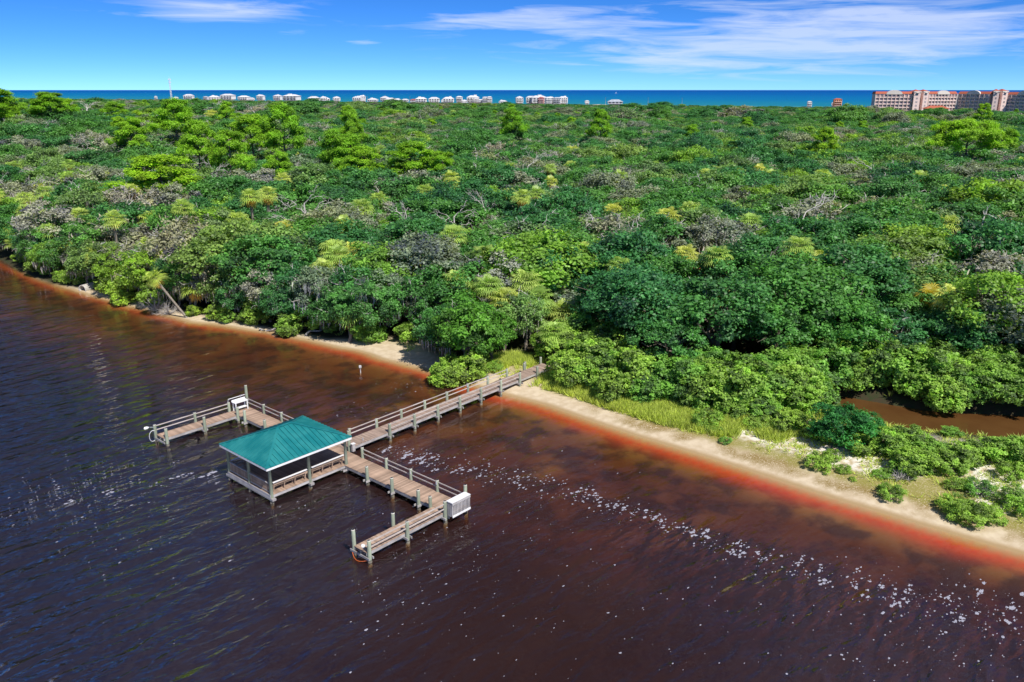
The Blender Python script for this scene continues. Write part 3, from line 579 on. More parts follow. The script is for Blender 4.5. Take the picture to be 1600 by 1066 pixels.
for k, (x, y, h, kd) in enumerate(SHORETREES):
    if kd == 0: plant('live_oak', OAKM[k % 4], x, y, 'live oak hung with grey moss at the bank, ' + ('beside the beach' if x > -18 else 'above the far finger' if x > -34 else 'towards the far left'), 'tree', 'mossy oaks along the bank', (h / 10 * 1.0, h / 10 * 1.0, h / 10))
    elif kd == 1: plant('young_oak', OAKB[k % 2], x, y, ['bright green bushy tree beside the beach left of the walkway', 'smaller bright green tree just left of the walkway end'][k > 0], 'tree', 'bright green trees', h / 8)
    else: plant('bank_shrub', SHRUB[k % 4], x, y, 'round green shrub overhanging the sandy river bank', 'shrub', 'shrubs along the bank', (h / 4.2 * 1.15, h / 4.2 * 1.15, h / 4.2))
    place(x, y)
BN = {0: 'large dark green cedar bush on the sandy spit beside the creek', 1: 'smaller dark cedar bush right of the large one by the creek', 12: 'lone low green bush on the sand near the red water', 13: 'low spreading bush on the white shell patch'}
for k, (x, y, s, kd) in enumerate(LOWBUSH):
    kit = [SHRUB[k % 4], CEDAR[0], LOWS[k % 2]][kd]; hh = [4.2, 4.4, 1.7][kd]; rr = [2.2, 2.1, 1.6][kd]
    lab = BN.get(k, ['pale green mangrove bush between the creek and the shell sand', 'dark cedar', 'low green bush on the sandy spit'][kd])
    q = [s * .62 / rr * 1.25, s * .62 / rr * 1.1, s / rr * .75][kd]; qz = [s / hh, s / hh * 1.1, s / hh * .72][kd]
    plant(['mangrove_bush', 'cedar_bush', 'low_bush'][kd], kit, x, y, lab, 'bush', ['mangroves by the creek', 'cedar bushes', 'low bushes on the spit'][kd], (q, q, qz)); place(x, y)

# leafy fringe that hides most of the left bank
Lf = resample(SH[:11], 1.35)
for k, (x, y) in enumerate(Lf):
    if -19 < x < -6.5 or x > -2 or random.random() < .72: continue
    dn = unit(np.array([.57, .82])); o = random.uniform(1.2, 4.2); x2, y2 = x + dn[0] * o, y + dn[1] * o
    s = random.uniform(.22, .8) * (1.15 if o > 2 else .7)
    plant('bank_shrub', SHRUB[k % 4] if k % 3 else LOWS[k % 2], x2, y2, ('low green bush' if k % 3 == 0 else 'round green shrub') + ' on the bank ' + spot(x2, y2).split(', ')[1] + (' at the water edge' if o < 2 else ' under the oaks'), 'shrub', 'shrubs along the bank', (s * 1.3, s * 1.3, s) if k % 3 else s * 1.5)

# scrub on the spit
for k in range(46):
    x, y = random.uniform(17, 40), random.uniform(49, 72); q = np.array([[x, y]]); Zg, Sg, Vg, Dg, Cg = ground(q)
    if Sg[0] < 3.2 or Vg[0] > -.3 or Dg[0] < 4.6: continue
    s = random.uniform(.16, .5) * (1.4 if Sg[0] > 7 else .8)
    plant('low_bush', LOWS[k % 2] if k % 3 else SHRUB[k % 4], x, y, ('tiny' if s < .3 else 'small') + ' ragged green scrub plant on the sandy spit, ' + ('near the water' if Sg[0] < 6 else 'by the shell sand' if Sg[0] < 10 else 'close to the creek'), 'bush', 'scrub plants on the spit', (s * random.uniform(.8, 1.6), s * random.uniform(.8, 1.6), s * (.9 if k % 3 else .5)))
# palms and low-skirted oaks crowding the left bank
for k, (x, y) in enumerate(resample(SH[:9] + np.array([.57, .82]) * 2.9, 3.1)):
    if -17 < x < -8: continue
    x, y = x + random.uniform(-1.2, 1.2), y + random.uniform(-1, 1.8)
    pk, ps = palm_of(random.uniform(4.5, 9.0), k)
    if k % 3 == 1: plant('cabbage_palm', pk, x, y, 'cabbage palm standing at the river bank ' + spot(x, y).split(', ')[1] + ' of the beach', 'palm', 'cabbage palms in the wood', (ps * 1.15, ps * 1.15, ps))
    else: q = random.uniform(.55, .8); plant('live_oak', OAKL[k % 2], x, y, 'leafy low oak reaching down to the bank, ' + spot(x, y).split(', ')[1], 'tree', 'low oaks along the bank', (q * 1.05, q * 1.05, q))
    place(x, y)

# the wood: jittered grid, nearest as single trees, the rest as one far wood
cand = []
def ring(y0, y1, g, lim):
    ys = np.arange(y0, y1, g)
    for yy in ys:
        for xx in np.arange(-lim(yy), lim(yy), g):
            cand.append((xx + rng.uniform(-.42, .42) * g, yy + rng.uniform(-.42, .42) * g, g))
fl = lambda q: .70 * q + 22
ring(62, 130, 5.2, fl); ring(130, 210, 5.7, fl); ring(210, 330, 6.2, fl); ring(330, 560, 6.6, fl); ring(560, 1000, 8.6, fl); ring(1000, 2500, 13., fl)
cand = np.array(cand)
ex = [(a + rng.uniform(-1, 1), b + rng.uniform(-1, 1), 2.6) for a in np.arange(3, 75, 2.5) for b in np.arange(66, 104, 2.5)]
exV = pdist(np.array(ex)[:, :2], VGX); cand = np.vstack([cand, np.array(ex)[(exV > .3) & (exV < 8)]])
cand = cand[~((cand[:, 2] > 3) & (cand[:, 0] > 3) & (cand[:, 1] < 110) & (pdist(cand[:, :2], VGX) < 8))]
Z, S, V_, DK, CC = ground(cand[:, :2])
ROOF = np.array([30.5, 116.0]); WALK = np.array([4.6, 89.4])
tk = np.array(taken)
dmin = np.array([np.min(np.hypot(tk[:, 0] - a, tk[:, 1] - b)) for a, b, _ in cand])
band = (cand[:, 0] > 3)
ok = (V_ > np.where(band, .3, 1.3)) & (DK > np.where(V_ > 6, 4.6, 3.6)) & (dmin > np.where(cand[:, 2] < 3, .9, 2.1)) & (CC > 95) & (S > 3)
ok &= ~((np.abs(cand[:, 0] - ROOF[0]) < 6.5) & (np.abs(cand[:, 1] - ROOF[1]) < 4.0))
ok &= np.hypot(cand[:, 0] - WALK[0], cand[:, 1] - WALK[1]) > 3.6
cand, Z, S, V_, CC = cand[ok], Z[ok], S[ok], V_[ok], CC[ok]
order = np.argsort(np.hypot(cand[:, 0], cand[:, 1]))
FARK = [('oak', q) for q in OAKS] + [('moss', q) for q in OAKM] + [('twig', q) for q in OAKT] + [('pine', PINE[0]), ('pine', PINE[2]), ('palm', PALMH[9][1]), ('palm', PALMH[9][2]), ('snag', SNAG[0]), ('snag', SNAG[1])]
far_pts = []; nout = {'oak': 0, 'moss': 0, 'twig': 0, 'palm': 0, 'snag': 0, 'mang': 0}
for i in order:
    x, y, g = cand[i]; D = math.hypot(x, y); z = Z[i]; left = np.clip((40 - x) / 120, 0, 1); patch = float(fbm(x + 300, y, 45.))
    vis = abs(x) < .665 * y + 7
    hs = 1.04 * float(np.interp(CC[i], [95, 300, 1000], [.20, .36, 1.0])) * (.80 + .42 * float(fbm(x, y + 500, 24.)))
    if g < 3:
        s = random.uniform(.8, 1.12) * (1.0 if V_[i] > 2.5 else .8)
        if vis: plant('mangrove', SHRUB[nout['mang'] % 4], x, y, 'yellow green mangrove ' + ('at the walkway end' if x < 9 else 'behind the grass strip' if x < 22 else 'above the creek bend' if x < 36 else 'along the far creek bank') + (', front row' if V_[i] < 3 else ', behind the front row'), 'shrub', 'mangrove thicket', (s * 1.12, s * 1.12, s)); nout['mang'] += 1
        continue
    if x < -9 and V_[i] < 2.4 and random.random() < .6:
        if vis: s = random.uniform(.45, .9); plant('bank_shrub', SHRUB[nout['mang'] % 4], x, y, 'round green shrub overhanging the sandy river bank', 'shrub', 'shrubs along the bank', (s * 1.2, s * 1.2, s)); nout['mang'] += 1
        continue
    u = random.random(); grey = left * (.35 + .9 * patch)
    kind = 'palm' if u < .085 + .06 * left else 'snag' if u < .10 + .09 * left + .04 * grey else 'twig' if u < .17 + .26 * grey else 'moss' if u < .27 + .45 * grey else 'oak'
    if D > 520 and random.random() < .07: hs *= random.uniform(1.25, 1.7)
    if D > 330: kind = 'snag' if u < .03 * left else 'twig' if u < .06 + .15 * grey else 'moss' if u < .08 + .18 * grey else 'pine' if u > .993 else 'palm' if u > .955 else 'oak'
    s = random.uniform(.62, 1.16) * hs
    limit = {'oak': 185, 'moss': 75, 'twig': 38, 'palm': 120, 'snag': 60}.get(kind, 0)
    if vis and D < 260 and nout[kind] < limit:
        k = nout[kind]; nout[kind] += 1
        if kind in ('oak', 'moss', 'twig'):
            kit = {'oak': OAKS, 'moss': OAKM, 'twig': OAKT}[kind]
            right = x > 3
            look = {'oak': 'dark green live oak', 'moss': 'live oak with grey hanging moss', 'twig': 'sparse oak with bare grey branches'}[kind]
            lab = ('large ' if s > 1.08 else 'small ' if s < .8 else '') + look + ' ' + spot(x, y)
            plant('live_oak', kit[k % len(kit)], x, y, lab, 'tree', 'oaks of the coastal wood', ((.28 + .85 * s) * random.uniform(.95, 1.3), (.28 + .85 * s) * random.uniform(.95, 1.3), s))
        elif kind == 'palm': pk, ps = palm_of(9.4 * hs * random.uniform(1.0, 1.36), k); plant('cabbage_palm', pk, x, y, 'cabbage palm with fan leaves and dry fronds ' + spot(x, y), 'palm', 'cabbage palms in the wood', (ps * 1.12, ps * 1.12, ps))
        else: plant('dead_tree', SNAG[k % 4], x, y, 'bare grey dead tree with twisted branches ' + spot(x, y), 'tree', 'dead trees in the wood', (s, s, s * 1.04))
    else:
        ks = [q for q, (kk, _) in enumerate(FARK) if kk == kind]; q = random.choice(ks)
        sx = max(s, .6) * (g / 4.6) ** .6 * random.uniform(.95, 1.25)
        if kind == 'pine': sx = s = .62 * hs
        far_pts.append((x, y, z, q, random.uniform(0, 6.28), sx, s * random.uniform(.92, 1.06)))
print('near', nout, 'far', len(far_pts))
FP = np.array(far_pts)
me = bpy.data.meshes.new('far_wood'); me.vertices.add(len(FP)); me.vertices.foreach_set('co', FP[:, :3].astype(np.float32).ravel())
a = me.attributes.new('kind_id', 'INT', 'POINT'); a.data.foreach_set('value', FP[:, 3].astype(np.int32))
a = me.attributes.new('turn', 'FLOAT_VECTOR', 'POINT'); a.data.foreach_set('vector', np.column_stack([FP[:, 4]*0, FP[:, 4]*0, FP[:, 4]]).astype(np.float32).ravel())
a = me.attributes.new('size', 'FLOAT_VECTOR', 'POINT'); a.data.foreach_set('vector', FP[:, [5, 5, 6]].astype(np.float32).ravel())
wood = tag(obj('far_wood', me), 'dense oak and palm wood stretching back to the beach', 'forest', kind='stuff')
ng = bpy.data.node_groups.new('far_wood', 'GeometryNodeTree')
ng.interface.new_socket('Geometry', in_out='INPUT', socket_type='NodeSocketGeometry'); ng.interface.new_socket('Geometry', in_out='OUTPUT', socket_type='NodeSocketGeometry')
gi = ng.nodes.new('NodeGroupInput'); go = ng.nodes.new('NodeGroupOutput'); jn = ng.nodes.new('GeometryNodeJoinGeometry')
def nattr(n, t): q = ng.nodes.new('GeometryNodeInputNamedAttribute'); q.data_type = t; q.inputs['Name'].default_value = n; return q.outputs['Attribute']
ak, at, as_ = nattr('kind_id', 'INT'), nattr('turn', 'FLOAT_VECTOR'), nattr('size', 'FLOAT_VECTOR')
for q, (kk, kit) in enumerate(FARK):
    cmpn = ng.nodes.new('FunctionNodeCompare'); cmpn.data_type = 'INT'; cmpn.operation = 'EQUAL'
    ii = [s for s in cmpn.inputs if s.type == 'INT']; ng.links.new(ak, ii[0]); ii[1].default_value = q
    for pn, pm in kit.items():
        if pm.name not in SRC or (pn == 'trunk' and kk not in ('pine', 'snag', 'palm', 'twig')): continue
        oi = ng.nodes.new('GeometryNodeObjectInfo'); oi.inputs['Object'].default_value = SRC[pm.name]; oi.inputs['As Instance'].default_value = True
        ip = ng.nodes.new('GeometryNodeInstanceOnPoints'); ng.links.new(gi.outputs[0], ip.inputs['Points']); ng.links.new(cmpn.outputs[0], ip.inputs['Selection'])
        ng.links.new(oi.outputs['Geometry'], ip.inputs['Instance']); ng.links.new(at, ip.inputs['Rotation']); ng.links.new(as_, ip.inputs['Scale'])
        ng.links.new(ip.outputs[0], jn.inputs[0])
ng.links.new(jn.outputs[0], go.inputs[0])
wood.modifiers.new('scatter', 'NODES').node_group = ng

# marsh grass along the shore: nobody could count the blades
n = 190000; gp = np.concatenate([np.column_stack([rng.uniform(-100, 50, 50000), rng.uniform(45, 150, 50000)]), np.column_stack([rng.uniform(-9, 46, 140000), rng.uniform(48, 96, 140000)])])
Z, S, V_, DK, CC = ground(gp)
right = (gp[:, 0] > 3.5)
pr = np.where(right, .95 * sstep(V_, -4.6, -2.2) * sstep(gp[:, 0], 30, 20) + .10 * sstep(S, 3, 6), .10)
pr = np.where((gp[:, 0] > -8) & (gp[:, 0] < 2.2) & (V_ > -2.2), .9, pr)
pr = np.where((gp[:, 0] < -55) & (S > .2), .5, pr)
pr *= sstep(fbm(gp[:, 0], gp[:, 1], 2.2), .30, .52)
keep = (rng.random(n) < pr) & (S > 1.6 + 1.4 * (gp[:, 0] > -50)) & (V_ < 1.4) & (DK > 4.2)
du = (gp - np.array([-11.345, 69.49])); uu = du @ np.array([.66167, .7498]); vv = du @ np.array([.7498, -.66167])
keep &= ~((uu < 26) & (vv > -2.3) & (vv < .6))
gp, gzv, Vk = gp[keep], Z[keep], V_[keep]; nb = 9; m = len(gp); print('grass tufts', m)
c = np.repeat(np.column_stack([gp, gzv]), nb, 0); k = len(c); a = rng.uniform(0, 6.28, k); hgt = rng.uniform(.3, .85, k) * np.repeat(np.where(Vk > -4, 1., .45), nb)
o2 = rng.normal(size=(k, 2)) * .13; b = c.copy(); b[:, :2] += o2; b[:, 2] -= .03
sd = np.column_stack([np.cos(a), np.sin(a), 0*a]) * .05; tip = b + np.column_stack([o2 * 1.6 + rng.normal(size=(k, 2)) * .12, hgt])
V = np.stack([b - sd, b + sd, tip], 1).reshape(-1, 3); F = np.arange(k * 3).reshape(-1, 3)
me = mesh_np('marsh_grass', V, [F], M['grass'], False, {'tone': np.repeat(np.clip(np.repeat(rng.random(m), nb) * .6 + rng.random(k) * .4, 0, 1), 3)})
tag(obj('marsh_grass', me), 'yellow green marsh grass growing along the sandy shore', 'grass', kind='stuff')

# ---------------------------------------------------------------- dock (local x runs to the shore, local y to the left of it)
UA = R(48.57); DO = (-11.345, 69.49)
DZ = .75
dock = thing('wooden_dock', 'long weathered boardwalk dock with two side fingers reaching into brown water', 'dock', (*DO, 0), UA)
pile_me = {}
def pile_mesh(h):
    k = round(h, 2)
    if k not in pile_me:
        mb = MB(); mb.tube([(0, 0, -3.5), (0, 0, .25), (.01, 0, h - .02), (.01, 0, h)], [.15, .15, .135, .125], 12)
        cp = MB(); cp.tube([(.01, 0, h), (.01, 0, h + .03), (.01, 0, h + .05)], [.137, .13, .09], 12)
        wt = MB(); wt.tube([(0, 0, -.5), (0, 0, .12), (0, 0, .2)], [.162, .162, .152], 12)
        pile_me[k] = (mb.mesh('pile', M['pile'], False), cp.mesh('pile_top', M['pilecap'], False), wt.mesh('tide_band', M['wetpile'], False))
    return pile_me[k]
def pile(par, u, v, h=1.68):
    a, b, c = pile_mesh(h); o = obj('pile', a, par, (u, -v, 0), random.uniform(0, 6)); obj('pile_top', b, o); obj('tide_band', c, o); return o
def rail(par, p, q, z, w=.09, h=.05, mat='rail', name='rail'):
    return MB().bar((p[0], -p[1], z), (q[0], -q[1], z), w, h).build(name, M[mat], par)
plank_me = {}
def plank_mesh(L, w=.14, t=.04):
    k = (round(L, 2), w)
    if k not in plank_me:
        b = MB(); x, y, z = w / 2, L / 2, t; c = .006
        b.add([(-x, -y, 0), (x, -y, 0), (x, y, 0), (-x, y, 0), (-x, -y, z - c), (x, -y, z - c), (x, y, z - c), (-x, y, z - c), (-x + c, -y + c, z), (x - c, -y + c, z), (x - c, y - c, z), (-x + c, y - c, z)],
              [(0, 3, 2, 1), (0, 1, 5, 4), (1, 2, 6, 5), (2, 3, 7, 6), (3, 0, 4, 7), (4, 5, 9, 8), (5, 6, 10, 9), (6, 7, 11, 10), (7, 4, 8, 11), (8, 9, 10, 11)])
        plank_me[k] = b.mesh('plank', M['plank'])
    return plank_me[k]
def deck(par, u0, u1, v0, v1, along, z=DZ, single=True, zend=None, name='deck_frame'):
    """a deck section: frame part, planks across its run"""
    fb = MB(); W = .05
    if along == 'u':
        for v in (v0, (v0 + v1) / 2, v1): fb.bar((u0, -v, z - .16), (u1, -v, (zend or z) - .16), W, .24)
        run, a0, L = u1 - u0, u0, v1 - v0
    else:
        for u in (u0, (u0 + u1) / 2, u1): fb.bar((u, -v0, z - .16), (u, -v1, z - .16), W, .24)
        run, a0, L = v1 - v0, v0, u1 - u0
    fr = fb.build(name, M['joist'], par)
    pm = plank_mesh(L + .06); n = int(run / .146); loose = MB()
    for k in range(n):
        c = a0 + (k + .5) * run / n; zz = z - .04 + ((zend - z) * (k + .5) / n if zend else 0) + random.uniform(0, .006)
        loc = (c, -(v0 + v1) / 2 + random.uniform(-.012, .012), zz) if along == 'u' else ((u0 + u1) / 2 + random.uniform(-.012, .012), -c, zz)
        if single: obj('plank', pm, fr, loc, (0 if along == 'u' else R(90)) + random.uniform(-.004, .004))
        else: loose.box((loc[0], loc[1], zz + .02), (.14, L + .06, .04))
    if not single:
        o = loose.build('planks', M['walkplank'], fr); o['kind'] = 'stuff'
    return fr
# colour board by board for the joined boards of the long walkway
t = NT('walkway_planks'); px = t.n('ShaderNodeSeparateXYZ', {0: t.objc()}).outputs[0]
cell = t.math('FLOOR', t.math('DIVIDE', px, .146)); wn1 = t.n('ShaderNodeTexWhiteNoise', {'W': cell}, noise_dimensions='1D').outputs['Value']
gr = t.noise(1.5, 4, t.mapv(t.objc(), (6, .7, 6)))
col = t.mix(t.smooth(gr, .35, .7), (.37, .275, .22), (.27, .195, .16)); f = t.math('ADD', .78, t.math('MULTIPLY', wn1, .44))
M['walkplank'] = t.done(t.pbr(t.mix(1.0, col, t.n('ShaderNodeCombineColor', {0: f, 1: f, 2: f}).outputs[0], 'MULTIPLY'), .8, .2))
walk = deck(dock, -5.0, 24.2, -1.62, -.06, 'u', single=False, name='walkway_frame', zend=1.02)
deck(dock, -6.9, -5.06, 2.62, 15.0, 'v', name='cross_frame')
deck(dock, -6.9, -5.06, -15.7, -3.9, 'v', name='cross_frame')
deck(dock, -6.9, -5.06, -3.88, 2.60, 'v', name='cross_frame')
deck(dock, -14.4, -6.94, 13.25, 14.55, 'u', name='finger_frame')
deck(dock, -14.4, -6.94, -15.7, -14.35, 'u', name='finger_frame')
def beam(par, p, q, z=DZ - .36):
    for s in (-.19, .19):
        d = Vector((q[0] - p[0], q[1] - p[1])); n = Vector((-d.y, d.x)).normalized() * s
        MB().bar((p[0] + n.x, -p[1] - n.y, z), (q[0] + n.x, -q[1] - n.y, z), .06, .17).build('cross_beam', M['joist'], par)
# walkway bents
for k in range(8):
    u = k * 3.05 + .03; z = DZ + .27 * (u + 5) / 29.2
    hN = 1.66 + .2 * k / 7
    if k < 7: pile(dock, u, .08, hN)
    if k < 8: pile(dock, u - .03, -1.76, hN)
    beam(dock, (u, -2.05), (u, .38), z - .37)
pile(dock, -3.15, -1.76); pile(dock, -4.75, .25, 2.55)
for k in range(1, 3): pile(dock, 18.3 + 2.9 * k, -1.76, 1.75); 
pile(dock, 21.3, .08, 1.75)
for k in range(-1, 6):
    zr = lambda u: (u + 5) / 29.2 * .27
    for hh in (.80, .40):
        a, b = k * 3.05, (k + 1) * 3.05
        MB().bar((a, 1.76 - .0, DZ + zr(a) + hh), (b, 1.76, DZ + zr(b) + hh), .06, .075).build('rail', M['rail'], dock)
        if k >= 0: MB().bar((a, -.08, DZ + zr(a) + hh), (b, -.08, DZ + zr(b) + hh), .06, .075).build('rail', M['rail'], dock)
# cross walk, right half
FR = [2.4, 5.55, 8.6, 11.7]; NR = [5.5, 8.6, 11.7]
for v in FR: pile(dock, -4.98, v)
for v in NR: pile(dock, -7.0, v, 1.62); 
for v in (2.5, 5.5, 8.6, 11.7): beam(dock, (-7.3, v), (-4.8, v))
pile(dock, -4.95, 14.75, 2.3); pile(dock, -7.08, 13.12, 1.6); pile(dock, -7.05, 14.68, 1.75)
for a, b in zip(FR, FR[1:] + [14.7]):
    for hh in (.80, .40): rail(dock, (-4.98, a), (-4.98, b), DZ + hh, .06, .075)
# right finger
for u, v, h in ((-14.3, 13.1, 1.9), (-10.75, 13.1, 1.72), (-14.25, 14.7, 1.66), (-10.8, 14.7, 1.66)): pile(dock, u, v, h)
for u in (-14.3, -10.8, -7.05): beam(dock, (u, 12.9), (u, 14.95))
for a, b in ((-14.25, -10.8), (-10.8, -7.05)):
    for hh in (.80, .40): rail(dock, (a, 14.7), (b, 14.7), DZ + hh, .06, .075)
# cross walk, left half, and left finger
for v in (-12.8, -9.75, -6.7): pile(dock, -4.98, v)
pile(dock, -4.95, -15.85, 2.9)
for v in (-12.95, -9.45, -6.4): pile(dock, -7.0, v, 1.6)
pile(dock, -6.98, -14.25, 1.6)
for v in (-12.9, -9.6, -6.5): beam(dock, (-7.3, v), (-4.8, v))
for a, b in zip((-15.85, -12.8, -9.75, -6.7), (-12.8, -9.75, -6.7, -3.9)):
    for hh in (.80, .40): rail(dock, (-4.98, a), (-4.98, b), DZ + hh, .06, .075)
for u, v in ((-14.4, -15.85), (-10.5, -15.85), (-6.95, -15.85), (-14.15, -14.22), (-10.45, -14.22)): pile(dock, u, v, 1.66)
for u in (-14.3, -10.5, -6.98): beam(dock, (u, -16.05), (u, -14.0))
for a, b in ((-14.4, -10.5), (-10.5, -6.95)):
    for hh in (.80, .40): rail(dock, (a, -15.85), (b, -15.85), DZ + hh, .06, .075)
# white plates and marks on some piles
for u, v, z in ((-4.95, 8.6, 1.42), (0.0, -1.76, 1.45), (-4.95, -9.75, 1.35), (12.2, -1.76, 1.6), (-4.98, 11.7, 1.52), (-3.0, .1, 1.2)):
    MB().box((u - .15, -v - .05, z), (.02, .12, .26)).build('white_plate', M['white'], dock)

def dock_lamp(u, v, z, lab, du, dv):
    t = thing('dock_lamp', lab, 'lamp', (0, 0, 0)); 
    c = Matrix.Rotation(UA, 4, 'Z') @ Vector((u, -v, z)); t.location = (c.x + DO[0], c.y + DO[1], z); t.rotation_euler.z = UA
    MB().bar((0, 0, 0), (du * .45, -dv * .45, .10), .05, .05).build('bracket', M['steel'], t)
    b = MB(); p = np.array([du * .5, -dv * .5, .1]); q = np.array([du * .95, -dv * .95, .06]); b.tube([p, p + (q - p) * .3, p + (q - p) * .8, q], [.05, .13, .15, .07], 10); b.build('shade', M['white'], t, False)
dock_lamp(-14.28, 14.7, 1.28, 'small white lamp on the end pile of the near finger', -.45, -.25)
dock_lamp(-14.45, -15.85, 1.45, 'small white lamp jutting out from the far finger end', -.9, -.2)

# fish cleaning table (white) in the far corner
def local(name, lab, cat, u, v, z=0.0, group=None):
    c = Matrix.Rotation(UA, 4, 'Z') @ Vector((u, -v, 0)); return thing(name, lab, cat, (c.x + DO[0], c.y + DO[1], z), UA, group)
t = local('cleaning_table', 'white fish cleaning table at the far corner of the dock', 'table', -6.0, -15.35, DZ)
MB().box((0, 0, .92), (1.45, .62, .06)).build('table_top', M['white'], t); MB().box((0, .3, 1.03), (1.45, .03, .18)).build('splash_board', M['white'], t)
for a in (-.62, .62):
    for b in (-.25, .25): MB().box((a, b, .445), (.09, .09, .89)).build('leg', M['white'], t)
MB().box((0, 0, .30), (1.2, .5, .04)).build('shelf', M['white'], t); MB().tube([(.3, .3, 1.1), (.3, .3, 1.42), (.3, .15, 1.45)], .025, 6).build('tap', M['steel'], t)
# hoop rail behind the table
MB().tube([(-6.95, 15.95, 1.66), (-6.9, 15.95, 1.95), (-5.1, 15.95, 1.95), (-5.0, 15.9, 1.8)], .035, 6).build('pipe_rail', M['white'], dock)
# slatted bench box at the near corner
t = local('slatted_bench', 'grey slatted fishing bench with white top at the near corner', 'bench', -6.0, 15.05, DZ)
MB().box((0, -.02, 1.02), (1.95, .62, .06)).build('top_board', M['white'], t)
for a in np.linspace(-.88, .88, 13): MB().box((a, -.30, .40), (.09, .03, 1.1)).build('slat', M['joist'], t)
for a in (-.9, .9):
    for b in (-.24, .24): MB().box((a, b, .44), (.09, .09, 1.06)).build('leg', M['joist'], t)
    for b in (-.12, .0, .12): MB().box((a * 1.045, b, .40), (.03, .09, 1.1)).build('side_slat', M['joist'], t)
MB().box((0, -.335, -.10), (1.9, .035, .16)).build('kick_board', M['white'], t); MB().box((0, -.335, .88), (1.9, .035, .14)).build('apron', M['joist'], t)
# utility pedestal where the walkway meets the cross walk
t = local('utility_post', 'grey utility pedestal with post at the walkway junction', 'post', -4.7, .75, DZ)
MB().box((0, 0, .35), (.30, .22, .70)).build('cabinet', M['joist'], t); MB().box((0, 0, .72), (.36, .28, .05)).build('lid', M['white'], t); MB().box((-.75, .1, .45), (.05, .05, .9)).build('marker_stake', M['white'], t)
# hose loop and rope at the finger ends
b = MB(); th = np.linspace(-.4, 3.6, 16); b.tube(np.column_stack([-14.75 - .35 * np.sin(th), 15.55 + .05 * th, .75 + .55 * np.cos(th)]), .028, 5); b.build('hose', M['white'], dock, False)
t = local('mooring_rope', 'orange rope slung between the end piles of the near finger', 'rope', -14.4, 13.9)
b = MB(); q = np.linspace(0, 1, 12); b.tube(np.column_stack([-.1 - .25 * np.sin(q * np.pi), .78 - 1.6 * q, .24 - .19 * np.sin(q * np.pi)]), .022, 5); b.build('rope_span', M['rope'], t, False)
b = MB(); th = np.linspace(0, 6.28, 12); b.tube(np.column_stack([.1 + .19 * np.cos(th), .79 + .19 * np.sin(th), th * 0 + .26]), .035, 5); b.build('knot', M['rope'], t, False)

# ---------------------------------------------------------------- gazebo
GU, GV = -10.33, -.72
gzb = local('gazebo', 'open gazebo with teal metal hip roof standing over the water', 'gazebo', GU, GV)
hu, hv, ze, zr, rh = 4.07, 3.46, 3.22, 4.62, .62
corner = [(-hu, -hv), (hu, -hv), (hu, hv), (-hu, hv)]        # local y positive = left of walkway
rid = [(-rh, 0), (rh, 0)]
def slope(a, b, tops, name='roof_slope'):
    A = Vector((*a, ze)); B = Vector((*b, ze)); T = [Vector((*q, zr)) for q in tops]
    nrm = (B - A).cross(T[0] - A).normalized(); nrm = nrm if nrm.z > 0 else -nrm
    P = [A, B] + T; k = len(P); th = nrm * .04
    mb = MB(); mb.add([tuple(p) for p in P] + [tuple(p - th) for p in P], [tuple(range(k)), tuple(range(2*k-1, k-1, -1))] + [(i, i + k, (i + 1) % k + k, (i + 1) % k) for i in range(k)])
    o = mb.build(name, M['teal'], gzb)
    e = (B - A); L = e.length; e.normalize(); n = int(L / .42); up = nrm.cross(e); up = up if up.z > 0 else -up
    tx = [(q - A).dot(e) for q in T]; hx = (T[0] - A).dot(up)
    for i in range(1, n):
        x = i * L / n; lo, hi_ = min(tx), max(tx)
        f = x / lo if x < lo else (L - x) / (L - hi_) if x > hi_ else 1.0
        if f < .06: continue
        p = A + e * x + nrm * .022; q = p + up * hx * (f - .015)
        M3 = Matrix((up, e, nrm)).transposed(); c = (p + q) / 2
        MB().box(c, ((q - p).length, .04, .085), M3).build('seam', M['teal'], o)
    return o
slope(corner[0], corner[1], [rid[1], rid[0]]); slope(corner[2], corner[3], [rid[0], rid[1]])
slope(corner[1], corner[2], [rid[1]]); slope(corner[3], corner[0], [rid[0]])
for c, q in ((0, 0), (3, 0), (1, 1), (2, 1)): MB().bar((*corner[c], ze + .035), (*rid[q], zr + .035), .20, .035).build('hip_cap', M['teal'], gzb)
MB().box((0, 0, zr + .045), (2 * rh + .1, .24, .04)).build('ridge_cap', M['teal'], gzb)
for i in range(4):
    a, b = corner[i], corner[(i + 1) % 4]; MB().bar((a[0] * .995, a[1] * .995, ze - .13), (b[0] * .995, b[1] * .995, ze - .13), .04, .17).build('fascia', M['white'], gzb)
MB().box((0, 0, ze - .12), (2 * hu - .1, 2 * hv - .1, .03)).build('ceiling', M['joist'], gzb)
gu, gv = 3.62, 3.08
posts = [(-gu, -gv), (-.05, -gv), (gu, -gv), (-gu, 0), (-gu, gv), (-.05, gv), (gu, gv), (gu, 0)]
for p in posts:
    if p == (gu, 0): continue
    o = MB().tube([(*p, -3.5), (*p, .4), (*p, ze - .15)], [.155, .15, .12], 12).build('post', M['pile'], gzb, False); MB().tube([(*p, -.5), (*p, .15), (*p, .22)], [.168, .168, .158], 12).build('tide_band', M['wetpile'], o, False)
for s in (-1, 1):
    MB().bar((-gu, s * gv, ze - .22), (gu, s * gv, ze - .22), .10, .22).build('eave_beam', M['joist'], gzb); MB().bar((s * gu, -gv, ze - .22), (s * gu, gv, ze - .22), .10, .22).build('eave_beam', M['joist'], gzb)
fb = MB()
for v in np.linspace(-gv - .05, gv + .05, 5): fb.bar((-gu - .1, v, DZ - .16), (gu - .2, v, DZ - .16), .05, .24)
fb.box((-gu - .13, 0, DZ - .14), (.04, 2 * gv + .15, .28))
fl_ = fb.build('floor_frame', M['joist'], gzb); pm = plank_mesh(2 * gv + .2); n = int((2 * gu - .1) / .146)
